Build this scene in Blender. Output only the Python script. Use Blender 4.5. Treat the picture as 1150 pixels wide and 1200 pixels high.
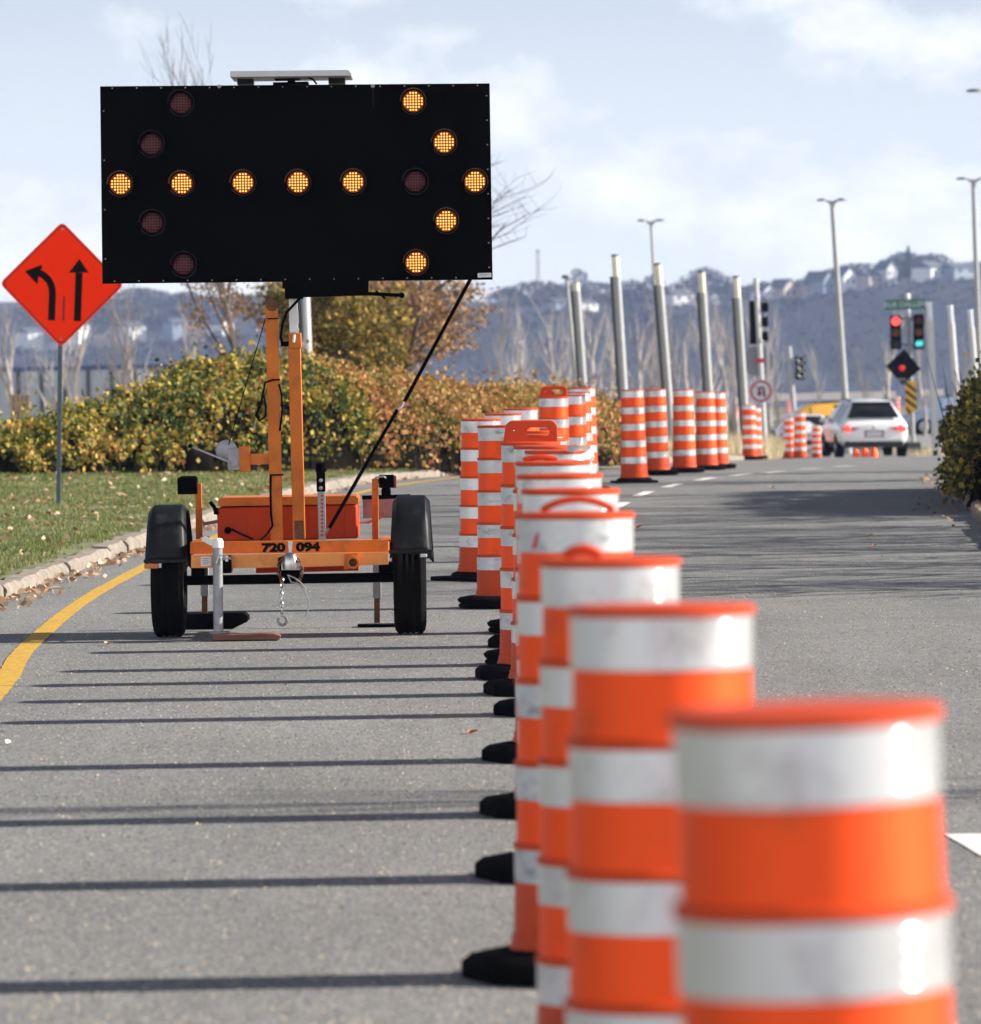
import bpy, bmesh, math, random
import numpy as np
from mathutils import Vector, Matrix, noise

for _o in list(bpy.data.objects):
    bpy.data.objects.remove(_o)
sc = bpy.context.scene
COL = sc.collection
R = math.radians
random.seed(7)

# ------------------------------------------------------------------ camera
FPX, CX, CY = 7000.0, 575.0, 600.0          # photo is 1150 x 1200
CAM = Vector((0, 0, 1.6))
PITCH, ROLL = math.atan(168 / 7000.0), R(0.7)
cam_d = bpy.data.cameras.new('camera')
cam = bpy.data.objects.new('camera', cam_d)
COL.objects.link(cam)
CM = Matrix.Rotation(math.pi / 2 - PITCH, 3, 'X') @ Matrix.Rotation(-ROLL, 3, 'Z')
cam.matrix_world = Matrix.Translation(CAM) @ CM.to_4x4()
cam_d.sensor_fit = 'HORIZONTAL'
cam_d.sensor_width = 36
cam_d.lens = FPX / 1150 * 36
cam_d.clip_start, cam_d.clip_end = 0.5, 6000
cam_d.dof.use_dof = True
cam_d.dof.focus_distance = 36.2
cam_d.dof.aperture_fstop = 7.4
sc.camera = cam

# ------------------------------------------------------------------ world, sun, exposure
SUN_EL, SUN_AZ = R(26.5), R(4.0)             # the sun stands to the right (+X)
w = bpy.data.worlds.new('World')
sc.world = w
w.use_nodes = True
nt = w.node_tree
bg = nt.nodes['Background']
sky = nt.nodes.new('ShaderNodeTexSky')
sky.sky_type = 'NISHITA'
sky.sun_disc = False
sky.sun_elevation = SUN_EL
sky.sun_rotation = R(86)
sky.altitude = 50
sky.air_density = 0.4
sky.dust_density = 0.3
sky.ozone_density = 2.0
tc = nt.nodes.new('ShaderNodeTexCoord')
mp = nt.nodes.new('ShaderNodeMapping')
mp.inputs['Scale'].default_value = (22, 22, 38)
mp.inputs['Location'].default_value = (3.1, 0.0, 1.7)
nz = nt.nodes.new('ShaderNodeTexNoise')
nz.inputs['Scale'].default_value = 1.0
nz.inputs['Detail'].default_value = 7
nz.inputs['Roughness'].default_value = 0.6
rp = nt.nodes.new('ShaderNodeValToRGB')
rp.color_ramp.elements[0].position = 0.50
rp.color_ramp.elements[1].position = 0.72
mx = nt.nodes.new('ShaderNodeMix')
mx.data_type = 'RGBA'
mx.inputs['B'].default_value = (13.8, 13.6, 13.5, 1)
lk = nt.links.new
lk(tc.outputs['Generated'], mp.inputs['Vector'])
lk(mp.outputs['Vector'], nz.inputs['Vector'])
lk(nz.outputs['Fac'], rp.inputs['Fac'])
mul = nt.nodes.new('ShaderNodeMath')
mul.operation = 'MULTIPLY'
mul.inputs[1].default_value = 0.85
lk(rp.outputs['Color'], mul.inputs[0])
lk(mul.outputs[0], mx.inputs['Factor'])
# pale bright air low over the horizon
sx = nt.nodes.new('ShaderNodeSeparateXYZ')
lk(tc.outputs['Generated'], sx.inputs[0])
hr = nt.nodes.new('ShaderNodeMapRange')
hr.interpolation_type = 'SMOOTHSTEP'
hr.inputs['From Min'].default_value = 0.0
hr.inputs['From Max'].default_value = 0.15
hr.inputs['To Min'].default_value = 0.95
hr.inputs['To Max'].default_value = 0.0
lk(sx.outputs['Z'], hr.inputs['Value'])
hm = nt.nodes.new('ShaderNodeMix')
hm.data_type = 'RGBA'
hm.inputs['B'].default_value = (9.8, 10.3, 10.7, 1)
lk(hr.outputs[0], hm.inputs['Factor'])
lk(sky.outputs['Color'], hm.inputs['A'])
lk(hm.outputs['Result'], mx.inputs['A'])
# unseen bright cloud bank added behind the camera (-Y) to lift shaded fronts
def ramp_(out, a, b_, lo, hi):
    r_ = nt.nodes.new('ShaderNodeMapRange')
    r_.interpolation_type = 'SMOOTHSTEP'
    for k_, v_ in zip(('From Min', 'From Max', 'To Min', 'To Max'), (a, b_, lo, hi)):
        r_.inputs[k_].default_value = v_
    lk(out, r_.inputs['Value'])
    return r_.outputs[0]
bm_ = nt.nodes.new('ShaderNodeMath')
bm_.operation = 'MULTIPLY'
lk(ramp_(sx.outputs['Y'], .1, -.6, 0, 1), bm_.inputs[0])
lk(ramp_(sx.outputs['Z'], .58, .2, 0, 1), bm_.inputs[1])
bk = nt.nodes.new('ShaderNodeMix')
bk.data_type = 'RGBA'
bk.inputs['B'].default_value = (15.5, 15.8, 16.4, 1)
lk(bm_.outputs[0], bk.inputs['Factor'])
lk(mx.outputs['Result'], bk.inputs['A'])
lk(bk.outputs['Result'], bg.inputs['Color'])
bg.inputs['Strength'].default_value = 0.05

sun_d = bpy.data.lights.new('sun', 'SUN')
sun_d.energy = 5.0
sun_d.angle = R(0.53)
sun_d.color = (1.0, 0.94, 0.84)
sun = bpy.data.objects.new('sun', sun_d)
COL.objects.link(sun)
sd = Vector((math.cos(SUN_EL) * math.cos(SUN_AZ), math.cos(SUN_EL) * math.sin(SUN_AZ), math.sin(SUN_EL)))
sun.rotation_euler = sd.to_track_quat('Z', 'Y').to_euler()
sun.location = (40, 20, 30)

sc.view_settings.view_transform = 'Standard'
sc.view_settings.look = 'None'
sc.view_settings.gamma = 1
sc.view_settings.use_curve_mapping = False
sc.view_settings.exposure = 1.0
sc.render.engine = 'CYCLES'
sc.cycles.volume_bounces = 1
sc.cycles.max_bounces = 6
sc.cycles.transparent_max_bounces = 12

# ------------------------------------------------------------------ helpers
def at(px, py, Y):
    """world point at depth Y seen at photo pixel px, py"""
    d = CM @ Vector(((px - CX) / FPX, -(py - CY) / FPX, -1))
    return CAM + d * (Y / d.y)

KN = [(-60, 0), (0, 0), (45, 0), (55, .03), (62, .08), (72, .17), (80, .15), (87, .08), (113, -.19), (135, -.50),
      (157, -.86), (170, -1.02), (200, -1.15), (260, -1.2), (400, -1.2), (430, -13.5), (3000, -13.5)]
def zp(Y):
    for i in range(len(KN) - 1):
        a, b = KN[i], KN[i + 1]
        if Y <= b[0]:
            t = max(0., (Y - a[0]) / (b[0] - a[0]))
            def sl(k):
                k0, k1 = max(0, k - 1), min(len(KN) - 1, k + 1)
                return (KN[k1][1] - KN[k0][1]) / (KN[k1][0] - KN[k0][0])
            h = b[0] - a[0]
            m0, m1 = sl(i) * h, sl(i + 1) * h
            if b[0] > 390:
                return a[1] + (b[1] - a[1]) * t
            t2, t3 = t * t, t * t * t
            return (2*t3-3*t2+1)*a[1] + (t3-2*t2+t)*m0 + (-2*t3+3*t2)*b[1] + (t3-t2)*m1
    return KN[-1][1]

def grd(px, py, dz=0.):
    Y = 4.
    while Y < 400:
        p = at(px, py, Y)
        if p.z <= zp(Y) + dz:
            return p
        Y += .05
    return at(px, py, 400)

def lerp(pts, t):
    if t <= pts[0][0]: return pts[0][1]
    for a, b in zip(pts, pts[1:]):
        if t <= b[0]:
            return a[1] + (b[1] - a[1]) * (t - a[0]) / (b[0] - a[0])
    return pts[-1][1]

class MB:
    def __init__(s, org=(0, 0, 0)):
        s.v, s.f, s.m, s.sm = [], [], [], []
        s.org = Vector(org)
    def add(s, vs, fs, mi=0, smooth=False):
        n = len(s.v)
        s.v += [Vector(v) for v in vs]
        for f in fs:
            s.f.append([n + i for i in f]); s.m.append(mi); s.sm.append(smooth)
        return s
    def box(s, c, d, rot=None, mi=0):
        x, y, z = d[0]/2, d[1]/2, d[2]/2
        vs = [Vector(q) for q in ((-x,-y,-z),(x,-y,-z),(x,y,-z),(-x,y,-z),(-x,-y,z),(x,-y,z),(x,y,z),(-x,y,z))]
        if rot is not None: vs = [rot @ v for v in vs]
        c = Vector(c)
        return s.add([v + c for v in vs], [(0,3,2,1),(4,5,6,7),(0,1,5,4),(1,2,6,5),(2,3,7,6),(3,0,4,7)], mi)
    def bar(s, a, b, wx, wy, mi=0):
        """box-section bar from a to b"""
        a, b = Vector(a), Vector(b)
        d = b - a
        q = d.to_track_quat('Z', 'Y').to_matrix()
        return s.box((a + b) / 2, (wx, wy, d.length), q, mi)
    def tube(s, pts, r, n=8, mi=0, smooth=True, caps=True):
        pts = [Vector(p) for p in pts]
        rs = r if isinstance(r, (list, tuple)) else [r] * len(pts)
        vs, fs = [], []
        up = None
        for i, p in enumerate(pts):
            d = (pts[min(i + 1, len(pts) - 1)] - pts[max(i - 1, 0)])
            if d.length < 1e-9: d = Vector((0, 0, 1))
            d.normalize()
            if up is None:
                up = Vector((1, 0, 0)) if abs(d.x) < .9 else Vector((0, 1, 0))
            u = (up - d * up.dot(d))
            if u.length < 1e-4: u = d.orthogonal()
            u.normalize(); up = u
            v = d.cross(u)
            for k in range(n):
                a = 2 * math.pi * k / n
                vs.append(p + (u * math.cos(a) + v * math.sin(a)) * rs[i])
        for i in range(len(pts) - 1):
            for k in range(n):
                k2 = (k + 1) % n
                fs.append((i*n+k, i*n+k2, (i+1)*n+k2, (i+1)*n+k))
        s.add(vs, fs, mi, smooth)
        if caps:
            b = len(s.v) - len(vs)
            s.f.append([b + k for k in range(n)][::-1]); s.m.append(mi); s.sm.append(False)
            s.f.append([b + (len(pts)-1)*n + k for k in range(n)]); s.m.append(mi); s.sm.append(False)
        return s
    def lathe(s, prof, c=(0, 0, 0), n=32, mi=0, rot=None, smooth=True, a0=0., a1=2*math.pi):
        c = Vector(c)
        full = abs(a1 - a0 - 2*math.pi) < 1e-6
        cols = n if full else n + 1
        vs, fs, ms = [], [], []
        for pr in prof:
            for k in range(cols):
                a = a0 + (a1 - a0) * k / n
                v = Vector((pr[0]*math.cos(a), pr[0]*math.sin(a), pr[1]))
                if rot is not None: v = rot @ v
                vs.append(v + c)
        n0 = len(s.v)
        s.v += vs
        for i in range(len(prof) - 1):
            m_ = prof[i][2] if len(prof[i]) > 2 else mi
            for k in range(n):
                k2 = (k + 1) % cols
                s.f.append([n0+i*cols+k, n0+i*cols+k2, n0+(i+1)*cols+k2, n0+(i+1)*cols+k]); s.m.append(m_); s.sm.append(smooth)
        return s
    def prism(s, poly, d, mi=0, mis=None):
        """3-D polygon extruded by vector d"""
        n = len(poly); d = Vector(d)
        poly = [Vector(p) for p in poly]
        vs = poly + [p + d for p in poly]
        s.add(vs, [list(range(n)), list(range(2*n-1, n-1, -1))], mi)
        s.add(vs, [(i, n+i, n+(i+1) % n, (i+1) % n) for i in range(n)], mi if mis is None else mis)
        return s
    def quad(s, a, b, c, d, mi=0, smooth=False):
        return s.add([a, b, c, d], [(0, 1, 2, 3)], mi, smooth)
    def build(s, name, mats, parent=None, bevel=0., fix=True):
        me = bpy.data.meshes.new(name)
        me.from_pydata([tuple(v - s.org) for v in s.v], [], s.f)
        if not isinstance(mats, (list, tuple)): mats = [mats]
        for m_ in mats: me.materials.append(m_)
        me.polygons.foreach_set('material_index', s.m)
        me.polygons.foreach_set('use_smooth', s.sm)
        if fix:
            bm = bmesh.new(); bm.from_mesh(me)
            bmesh.ops.recalc_face_normals(bm, faces=bm.faces)
            bm.to_mesh(me); bm.free()
        me.set_sharp_from_angle(angle=R(38))
        me.update()
        o = bpy.data.objects.new(name, me)
        COL.objects.link(o)
        if parent is not None:
            o.parent = parent
        else:
            o.location = s.org
        if bevel:
            b = o.modifiers.new('bevel', 'BEVEL'); b.width = bevel; b.segments = 2; b.limit_method = 'ANGLE'
            b.angle_limit = R(40)
        return o

def tag(o, label=None, cat=None, group=None, kind=None):
    if label: o['label'] = label
    if cat: o['category'] = cat
    if group: o['group'] = group
    if kind: o['kind'] = kind
    return o
def thing(name, loc, label, cat, group=None, rz=0., lean=0.):
    o = bpy.data.objects.new(name, None)
    o.empty_display_size = .2
    COL.objects.link(o)
    o.location = loc
    o.rotation_euler = (0, lean, rz)
    return tag(o, label, cat, group)
def kids(o): return [c for c in bpy.data.objects if c.parent == o]
def copy_tree(o, parent=None):
    c = o.copy(); COL.objects.link(c)
    if parent is not None: c.parent = parent
    for ch in kids(o): copy_tree(ch, c)
    return c
def text_mb(mb, txt, size, org, right, up, out, depth=.002, bold=0., mi=0, center=True):
    cu = bpy.data.curves.new('lettering', 'FONT')
    cu.body = txt; cu.size = size; cu.offset = bold
    if center: cu.align_x = 'CENTER'; cu.align_y = 'CENTER'
    ob = bpy.data.objects.new('lettering', cu)
    COL.objects.link(ob)
    dg = bpy.context.evaluated_depsgraph_get()
    me = ob.evaluated_get(dg).to_mesh()
    right, up, out, org = Vector(right), Vector(up), Vector(out), Vector(org)
    mb.add([org + right * v.co.x + up * v.co.y + out * depth for v in me.vertices], [list(p.vertices) for p in me.polygons], mi)
    ob.evaluated_get(dg).to_mesh_clear()
    bpy.data.objects.remove(ob); bpy.data.curves.remove(cu)
def outline_mesh(mb, loops, frame, depth, bevel=0., mi=0):
    """2-D outlines (outer loop and holes) as a thick plate; frame = origin, right, up, out"""
    cu = bpy.data.curves.new('outline', 'CURVE'); cu.dimensions = '2D'; cu.fill_mode = 'BOTH'
    cu.extrude = depth / 2 - bevel; cu.bevel_depth = bevel; cu.bevel_resolution = 2
    for lp in loops:
        sp = cu.splines.new('POLY'); sp.points.add(len(lp) - 1); sp.use_cyclic_u = True
        for i, q in enumerate(lp): sp.points[i].co = (q[0], q[1], 0, 1)
    ob = bpy.data.objects.new('outline', cu); COL.objects.link(ob)
    dg = bpy.context.evaluated_depsgraph_get()
    me = ob.evaluated_get(dg).to_mesh()
    o_, r_, u_, n_ = [Vector(q) for q in frame]
    mb.add([o_ + r_ * v.co.x + u_ * v.co.y + n_ * v.co.z for v in me.vertices], [list(p.vertices) for p in me.polygons], mi)
    ob.evaluated_get(dg).to_mesh_clear()
    bpy.data.objects.remove(ob); bpy.data.curves.remove(cu)

# ------------------------------------------------------------------ materials
def mat(name, col, rough=.6, metal=0., spec=.5, var=0., vscale=8., bump=0., bscale=60., dirt=None, dirt_amt=0., dscale=5., coat=0., coatr=.12, gloss=None, ribs=False, emit=None, estr=0., vstretch=(1,1,1), trans=0.):
    m = bpy.data.materials.new(name); m.use_nodes = True
    t = m.node_tree; b = t.nodes['Principled BSDF']
    b.inputs['Roughness'].default_value = rough
    b.inputs['Metallic'].default_value = metal
    b.inputs['Specular IOR Level'].default_value = spec
    b.inputs['Coat Weight'].default_value = coat
    b.inputs['Coat Roughness'].default_value = coatr
    b.inputs['Base Color'].default_value = (*col, 1)
    if emit:
        b.inputs['Emission Color'].default_value = (*emit, 1); b.inputs['Emission Strength'].default_value = estr
    src = None
    if var or bump or dirt:
        c = t.nodes.new('ShaderNodeTexCoord'); oi = t.nodes.new('ShaderNodeObjectInfo')
        ad = t.nodes.new('ShaderNodeVectorMath'); ad.operation = 'ADD'
        sc_ = t.nodes.new('ShaderNodeVectorMath'); sc_.operation = 'SCALE'; sc_.inputs[0].default_value = (1, 1, 1); 
        ml = t.nodes.new('ShaderNodeMath'); ml.operation = 'MULTIPLY'; ml.inputs[1].default_value = 37.
        t.links.new(oi.outputs['Random'], ml.inputs[0]); t.links.new(ml.outputs[0], sc_.inputs['Scale'])
        st = t.nodes.new('ShaderNodeVectorMath'); st.operation = 'MULTIPLY'; st.inputs[1].default_value = vstretch
        t.links.new(c.outputs['Object'], st.inputs[0])
        t.links.new(st.outputs[0], ad.inputs[0]); t.links.new(sc_.outputs[0], ad.inputs[1])
        src = ad.outputs[0]
    col_out = None
    if var:
        n = t.nodes.new('ShaderNodeTexNoise'); n.inputs['Scale'].default_value = vscale; n.inputs['Detail'].default_value = 6
        n.inputs['Roughness'].default_value = .65
        t.links.new(src, n.inputs['Vector'])
        r_ = t.nodes.new('ShaderNodeMapRange'); r_.inputs['From Min'].default_value = .3; r_.inputs['From Max'].default_value = .7
        r_.inputs['To Min'].default_value = 1 - var; r_.inputs['To Max'].default_value = 1 + var
        t.links.new(n.outputs['Fac'], r_.inputs['Value'])
        hv = t.nodes.new('ShaderNodeMix'); hv.data_type = 'RGBA'; hv.blend_type = 'MULTIPLY'; hv.inputs['Factor'].default_value = 1
        hv.inputs['A'].default_value = (*col, 1)
        t.links.new(r_.outputs[0], hv.inputs['B'])
        col_out = hv.outputs['Result']
    if dirt:
        n = t.nodes.new('ShaderNodeTexNoise'); n.inputs['Scale'].default_value = dscale; n.inputs['Detail'].default_value = 8
        n.inputs['Roughness'].default_value = .7
        t.links.new(src, n.inputs['Vector'])
        r_ = t.nodes.new('ShaderNodeMapRange'); r_.inputs['From Min'].default_value = .53; r_.inputs['From Max'].default_value = .72
        r_.inputs['To Min'].default_value = 0; r_.inputs['To Max'].default_value = dirt_amt
        t.links.new(n.outputs['Fac'], r_.inputs['Value'])
        dm = t.nodes.new('ShaderNodeMix'); dm.data_type = 'RGBA'
        dm.inputs['A'].default_value = (*col, 1); dm.inputs['B'].default_value = (*dirt, 1)
        if col_out: t.links.new(col_out, dm.inputs['A'])
        t.links.new(r_.outputs[0], dm.inputs['Factor'])
        col_out = dm.outputs['Result']
    if col_out: t.links.new(col_out, b.inputs['Base Color'])
    if bump:
        n = t.nodes.new('ShaderNodeTexNoise'); n.inputs['Scale'].default_value = bscale; n.inputs['Detail'].default_value = 4
        t.links.new(src, n.inputs['Vector'])
        bp = t.nodes.new('ShaderNodeBump'); bp.inputs['Strength'].default_value = bump; bp.inputs['Distance'].default_value = .01
        t.links.new(n.outputs['Fac'], bp.inputs['Height']); t.links.new(bp.outputs['Normal'], b.inputs['Normal'])
    if ribs:      # fine horizontal ribbing of the clear top film
        c2 = t.nodes.new('ShaderNodeTexCoord'); wv = t.nodes.new('ShaderNodeTexWave'); wv.bands_direction = 'Z'
        wv.inputs['Scale'].default_value = 15.7; wv.inputs['Distortion'].default_value = .15
        b2 = t.nodes.new('ShaderNodeBump'); b2.inputs['Strength'].default_value = 1; b2.inputs['Distance'].default_value = .0028
        t.links.new(c2.outputs['Object'], wv.inputs['Vector']); t.links.new(wv.outputs['Fac'], b2.inputs['Height'])
        t.links.new(b2.outputs['Normal'], b.inputs['Coat Normal'])
    if gloss:
        gl = t.nodes.new('ShaderNodeBsdfGlossy'); gl.inputs['Color'].default_value = (*gloss[0], 1); gl.inputs['Roughness'].default_value = gloss[1]
        gm = t.nodes.new('ShaderNodeMixShader'); gm.inputs[0].default_value = gloss[2]
        t.links.new(b.outputs[0], gm.inputs[1]); t.links.new(gl.outputs[0], gm.inputs[2]); t.links.new(gm.outputs[0], t.nodes['Material Output'].inputs['Surface'])
    if trans:
        tr = t.nodes.new('ShaderNodeBsdfTranslucent'); ms = t.nodes.new('ShaderNodeMixShader'); ms.inputs[0].default_value = trans
        if col_out: t.links.new(col_out, tr.inputs['Color'])
        else: tr.inputs['Color'].default_value = (*col, 1)
        out = t.nodes['Material Output']
        t.links.new(b.outputs[0], ms.inputs[1]); t.links.new(tr.outputs[0], ms.inputs[2]); t.links.new(ms.outputs[0], out.inputs['Surface'])
    return m

def ramp_mat(name, stops, rough=.7, trans=.25, nscale=0., namt=.0):
    """a colour per leaf (per mesh island)"""
    m = bpy.data.materials.new(name); m.use_nodes = True
    t = m.node_tree; b = t.nodes['Principled BSDF']; b.inputs['Roughness'].default_value = rough
    b.inputs['Specular IOR Level'].default_value = .3
    g = t.nodes.new('ShaderNodeNewGeometry'); r_ = t.nodes.new('ShaderNodeValToRGB')
    r_.color_ramp.interpolation = 'LINEAR'
    el = r_.color_ramp.elements
    while len(el) < len(stops): el.new(.5)
    for e, (p, c) in zip(el, stops): e.position = p; e.color = (*c, 1)
    fac = g.outputs['Random Per Island']
    if nscale:
        c = t.nodes.new('ShaderNodeTexCoord'); n = t.nodes.new('ShaderNodeTexNoise'); n.inputs['Scale'].default_value = nscale
        n.inputs['Detail'].default_value = 2
        t.links.new(c.outputs['Object'], n.inputs['Vector'])
        mr = t.nodes.new('ShaderNodeMapRange'); mr.inputs['From Min'].default_value = .3; mr.inputs['From Max'].default_value = .7
        t.links.new(n.outputs['Fac'], mr.inputs['Value'])
        mm = t.nodes.new('ShaderNodeMix'); mm.inputs['Factor'].default_value = namt
        t.links.new(fac, mm.inputs['A']); t.links.new(mr.outputs[0], mm.inputs['B'])
        fac = mm.outputs['Result']
    t.links.new(fac, r_.inputs['Fac'])
    t.links.new(r_.outputs['Color'], b.inputs['Base Color'])
    if trans:
        tr = t.nodes.new('ShaderNodeBsdfTranslucent'); ms = t.nodes.new('ShaderNodeMixShader'); ms.inputs[0].default_value = trans
        t.links.new(r_.outputs['Color'], tr.inputs['Color'])
        t.links.new(b.outputs[0], ms.inputs[1]); t.links.new(tr.outputs[0], ms.inputs[2])
        t.links.new(ms.outputs[0], t.nodes['Material Output'].inputs['Surface'])
    return m

def asphalt_mat(name, base):
    m = bpy.data.materials.new(name); m.use_nodes = True
    t = m.node_tree; b = t.nodes['Principled BSDF']; L = t.links.new
    b.inputs['Roughness'].default_value = .85; b.inputs['Specular IOR Level'].default_value = .25
    c = t.nodes.new('ShaderNodeTexCoord')
    def nz_(scale, stretch, detail=3, rough=.6):
        mp_ = t.nodes.new('ShaderNodeMapping'); mp_.inputs['Scale'].default_value = stretch
        L(c.outputs['Object'], mp_.inputs['Vector'])
        n = t.nodes.new('ShaderNodeTexNoise'); n.inputs['Scale'].default_value = scale; n.inputs['Detail'].default_value = detail
        n.inputs['Roughness'].default_value = rough
        L(mp_.outputs[0], n.inputs['Vector']); return n.outputs['Fac']
    def rng(v, a, b_, lo, hi):
        r_ = t.nodes.new('ShaderNodeMapRange'); r_.inputs['From Min'].default_value = a; r_.inputs['From Max'].default_value = b_
        r_.inputs['To Min'].default_value = lo; r_.inputs['To Max'].default_value = hi
        L(v, r_.inputs['Value']); return r_.outputs[0]
    def mulf(a, b_):
        n = t.nodes.new('ShaderNodeMath'); n.operation = 'MULTIPLY'; L(a, n.inputs[0]); L(b_, n.inputs[1]); return n.outputs[0]
    grain = rng(nz_(85, (1, .22, 1), 2, .85), .34, .66, .6, 1.42)
    mid = rng(nz_(14, (1, .3, 1), 4), .3, .7, .9, 1.1)
    blot = rng(nz_(.5, (1, .5, 1), 6), .3, .7, .84, 1.12)
    wheel = rng(nz_(1.4, (1, .03, 1), 3), .35, .75, 1.04, .93)
    f = mulf(mulf(grain, mid), mulf(blot, wheel))
    mxn = t.nodes.new('ShaderNodeMix'); mxn.data_type = 'RGBA'; mxn.blend_type = 'MULTIPLY'; mxn.inputs['Factor'].default_value = 1
    mxn.inputs['A'].default_value = (base, base * .998, base * .985, 1)
    L(f, mxn.inputs['B'])
    L(mxn.outputs['Result'], b.inputs['Base Color'])
    bp = t.nodes.new('ShaderNodeBump'); bp.inputs['Strength'].default_value = .5; bp.inputs['Distance'].default_value = .006
    L(nz_(70, (1, .6, 1), 3), bp.inputs['Height']); L(bp.outputs['Normal'], b.inputs['Normal'])
    return m

def emis(name, col, s):
    return mat(name, (col[0]*.3, col[1]*.3, col[2]*.3), rough=.4, emit=col, estr=s)

M = {}
M['asphalt'] = asphalt_mat('asphalt', .195)
M['asphalt2'] = asphalt_mat('asphalt of the crossing', .25)
M['earth'] = mat('dry turf', (.17, .14, .085), .95, var=.4, vscale=1.2, bump=.5)
M['turf'] = mat('turf soil', (.14, .145, .065), .95, var=.45, vscale=3, bump=.6)
M['kerb'] = mat('weathered concrete kerb', (.25, .212, .175), .9, var=.35, vscale=7, bump=.6, bscale=35, dirt=(.12, .1, .08), dirt_amt=.7, dscale=3)
M['concrete'] = mat('pale concrete', (.42, .40, .37), .9, var=.18, vscale=5, bump=.3)
M['stone'] = mat('grey stone', (.33, .32, .31), .9, var=.3, vscale=6, bump=.7, bscale=20)
M['yellow_line'] = mat('worn yellow road paint', (.55, .32, .03), .8, var=.3, vscale=22, dirt=(.17, .16, .14), dirt_amt=.85, dscale=16, bump=.4, bscale=90)
M['white_line'] = mat('worn white road paint', (.78, .77, .74), .8, var=.1, vscale=14, dirt=(.3, .3, .28), dirt_amt=.6, dscale=6)
M['black'] = mat('matt black sheet', (.0022, .0022, .0026), .6, spec=.02, var=.3, vscale=3)
M['rubber'] = mat('black rubber', (.004, .004, .0045), .9, spec=.05, var=.35, vscale=12, bump=.3)
M['tyre'] = mat('tyre rubber', (.005, .005, .005), .9, spec=.06, var=.3, vscale=9)
M['fender'] = mat('black moulded plastic', (.006, .007, .009), .5, spec=.22, var=.25, vscale=6, dirt=(.12, .12, .12), dirt_amt=.25, dscale=7)
M['orange'] = mat('orange enamel', (.62, .155, .012), .45, spec=.3, var=.13, vscale=5, dirt=(.12, .05, .02), dirt_amt=.5, dscale=7)
M['orange_light'] = mat('pale orange enamel', (.82, .30, .07), .45, spec=.4, var=.12, vscale=5, dirt=(.2, .08, .03), dirt_amt=.5, dscale=6)  # a lighter orange for the lower front beam
M['orange_box'] = mat('orange plastic case', (.52, .048, .006), .5, spec=.2, var=.1, vscale=4, dirt=(.2, .06, .03), dirt_amt=.35, dscale=5)
M['galv'] = mat('galvanised steel', (.30, .31, .33), .45, metal=.35, var=.2, vscale=16, dirt=(.12, .11, .1), dirt_amt=.4, dscale=9)
M['chrome'] = mat('bright worn steel', (.55, .55, .55), .28, metal=1., var=.2, vscale=20)
M['whitepaint'] = mat('white enamel', (.8, .8, .78), .4, var=.06, vscale=9)
M['rust'] = mat('rusty steel', (.16, .075, .04), .8, metal=.3, var=.45, vscale=25, bump=.4)
M['wood'] = mat('weathered plank', (.20, .085, .065), .85, var=.35, vscale=9, vstretch=(.4, 3, 3), bump=.4)
M['pallet'] = mat('pale timber', (.5, .36, .23), .85, var=.3, vscale=4, vstretch=(4, 4, .5))
M['ink'] = mat('black lettering', (.004, .004, .004), .7, spec=.08)
M['sticker'] = mat('white sticker', (.75, .76, .78), .5, var=.04, vscale=30)
M['sticker_ink'] = mat('grey print', (.25, .26, .3), .5)
M['plate'] = mat('aluminium plate back', (.36, .25, .25), .55, metal=.3, var=.25, vscale=16)
M['red_lens'] = mat('red lens', (.55, .02, .015), .2, coat=.5)
M['amber_lens'] = mat('amber lens', (.55, .16, .02), .2, coat=.5)
M['clear_lens'] = mat('clear lens', (.6, .62, .66), .15, coat=.5)
M['drum_reflect'] = mat('orange reflective sheeting', (1., .060, .002), .5, metal=.5, spec=.2, var=.06, vscale=4, dirt=(.22, .05, .02), dirt_amt=.6, dscale=5, gloss=((1., .60, .25), .55, .08))
M['drum_plastic'] = mat('orange drum plastic', (.66, .075, .02), .5, spec=.2, var=.08, vscale=5, dirt=(.1, .03, .02), dirt_amt=.5, dscale=5, trans=.1)
M['band'] = mat('white reflective sheeting', (.70, .70, .725), .3, metal=.6, spec=.4, var=.05, vscale=3, dirt=(.24, .17, .17), dirt_amt=.7, dscale=5.5, coat=.45, coatr=.14, ribs=True)
M['scuffed_band'] = mat('scuffed white sheeting', (.58, .59, .61), .4, metal=.5, spec=.4, var=.14, vscale=7, dirt=(.08, .08, .08), dirt_amt=.85, dscale=9, vstretch=(1, 1, 2.4))
M['sign_orange'] = mat('orange reflective sign face', (1., .035, .003), .5, metal=.85, spec=.3, var=.03, vscale=3)
M['sign_dark'] = mat('dark border print', (.05, .008, .006), .5)
M['post'] = mat('perforated steel post', (.10, .125, .15), .5, metal=.6, var=.25, vscale=10)
M['pole'] = mat('grey painted pole', (.36, .37, .375), .6, metal=.05, var=.1, vscale=5)
M['pole_light'] = mat('pale metal pole', (.54, .55, .56), .45, metal=.2, var=.08, vscale=5)
M['pole_dark'] = mat('dark metal and pole shade strip', (.05, .055, .065), .5)
M['diffuser'] = mat('milky lamp tube', (.82, .78, .62), .35, var=.1, vscale=3)
M['clear_tube'] = mat('clear lamp tube', (.62, .66, .72), .15, metal=.2, coat=.5)
M['lampgrey'] = mat('dark lamp head', (.13, .145, .17), .5)
M['green_sign'] = mat('green sign face', (.012, .16, .12), .5)
M['white'] = mat('matt white', (.78, .78, .78), .5, var=.04, vscale=6)
M['sign_white'] = mat('white sign face', (.62, .62, .66), .5)
M['sign_red'] = mat('red sign ring', (.42, .03, .06), .5)
M['signal_black'] = mat('signal housing', (.003, .003, .0035), .7, spec=.05)
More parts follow.
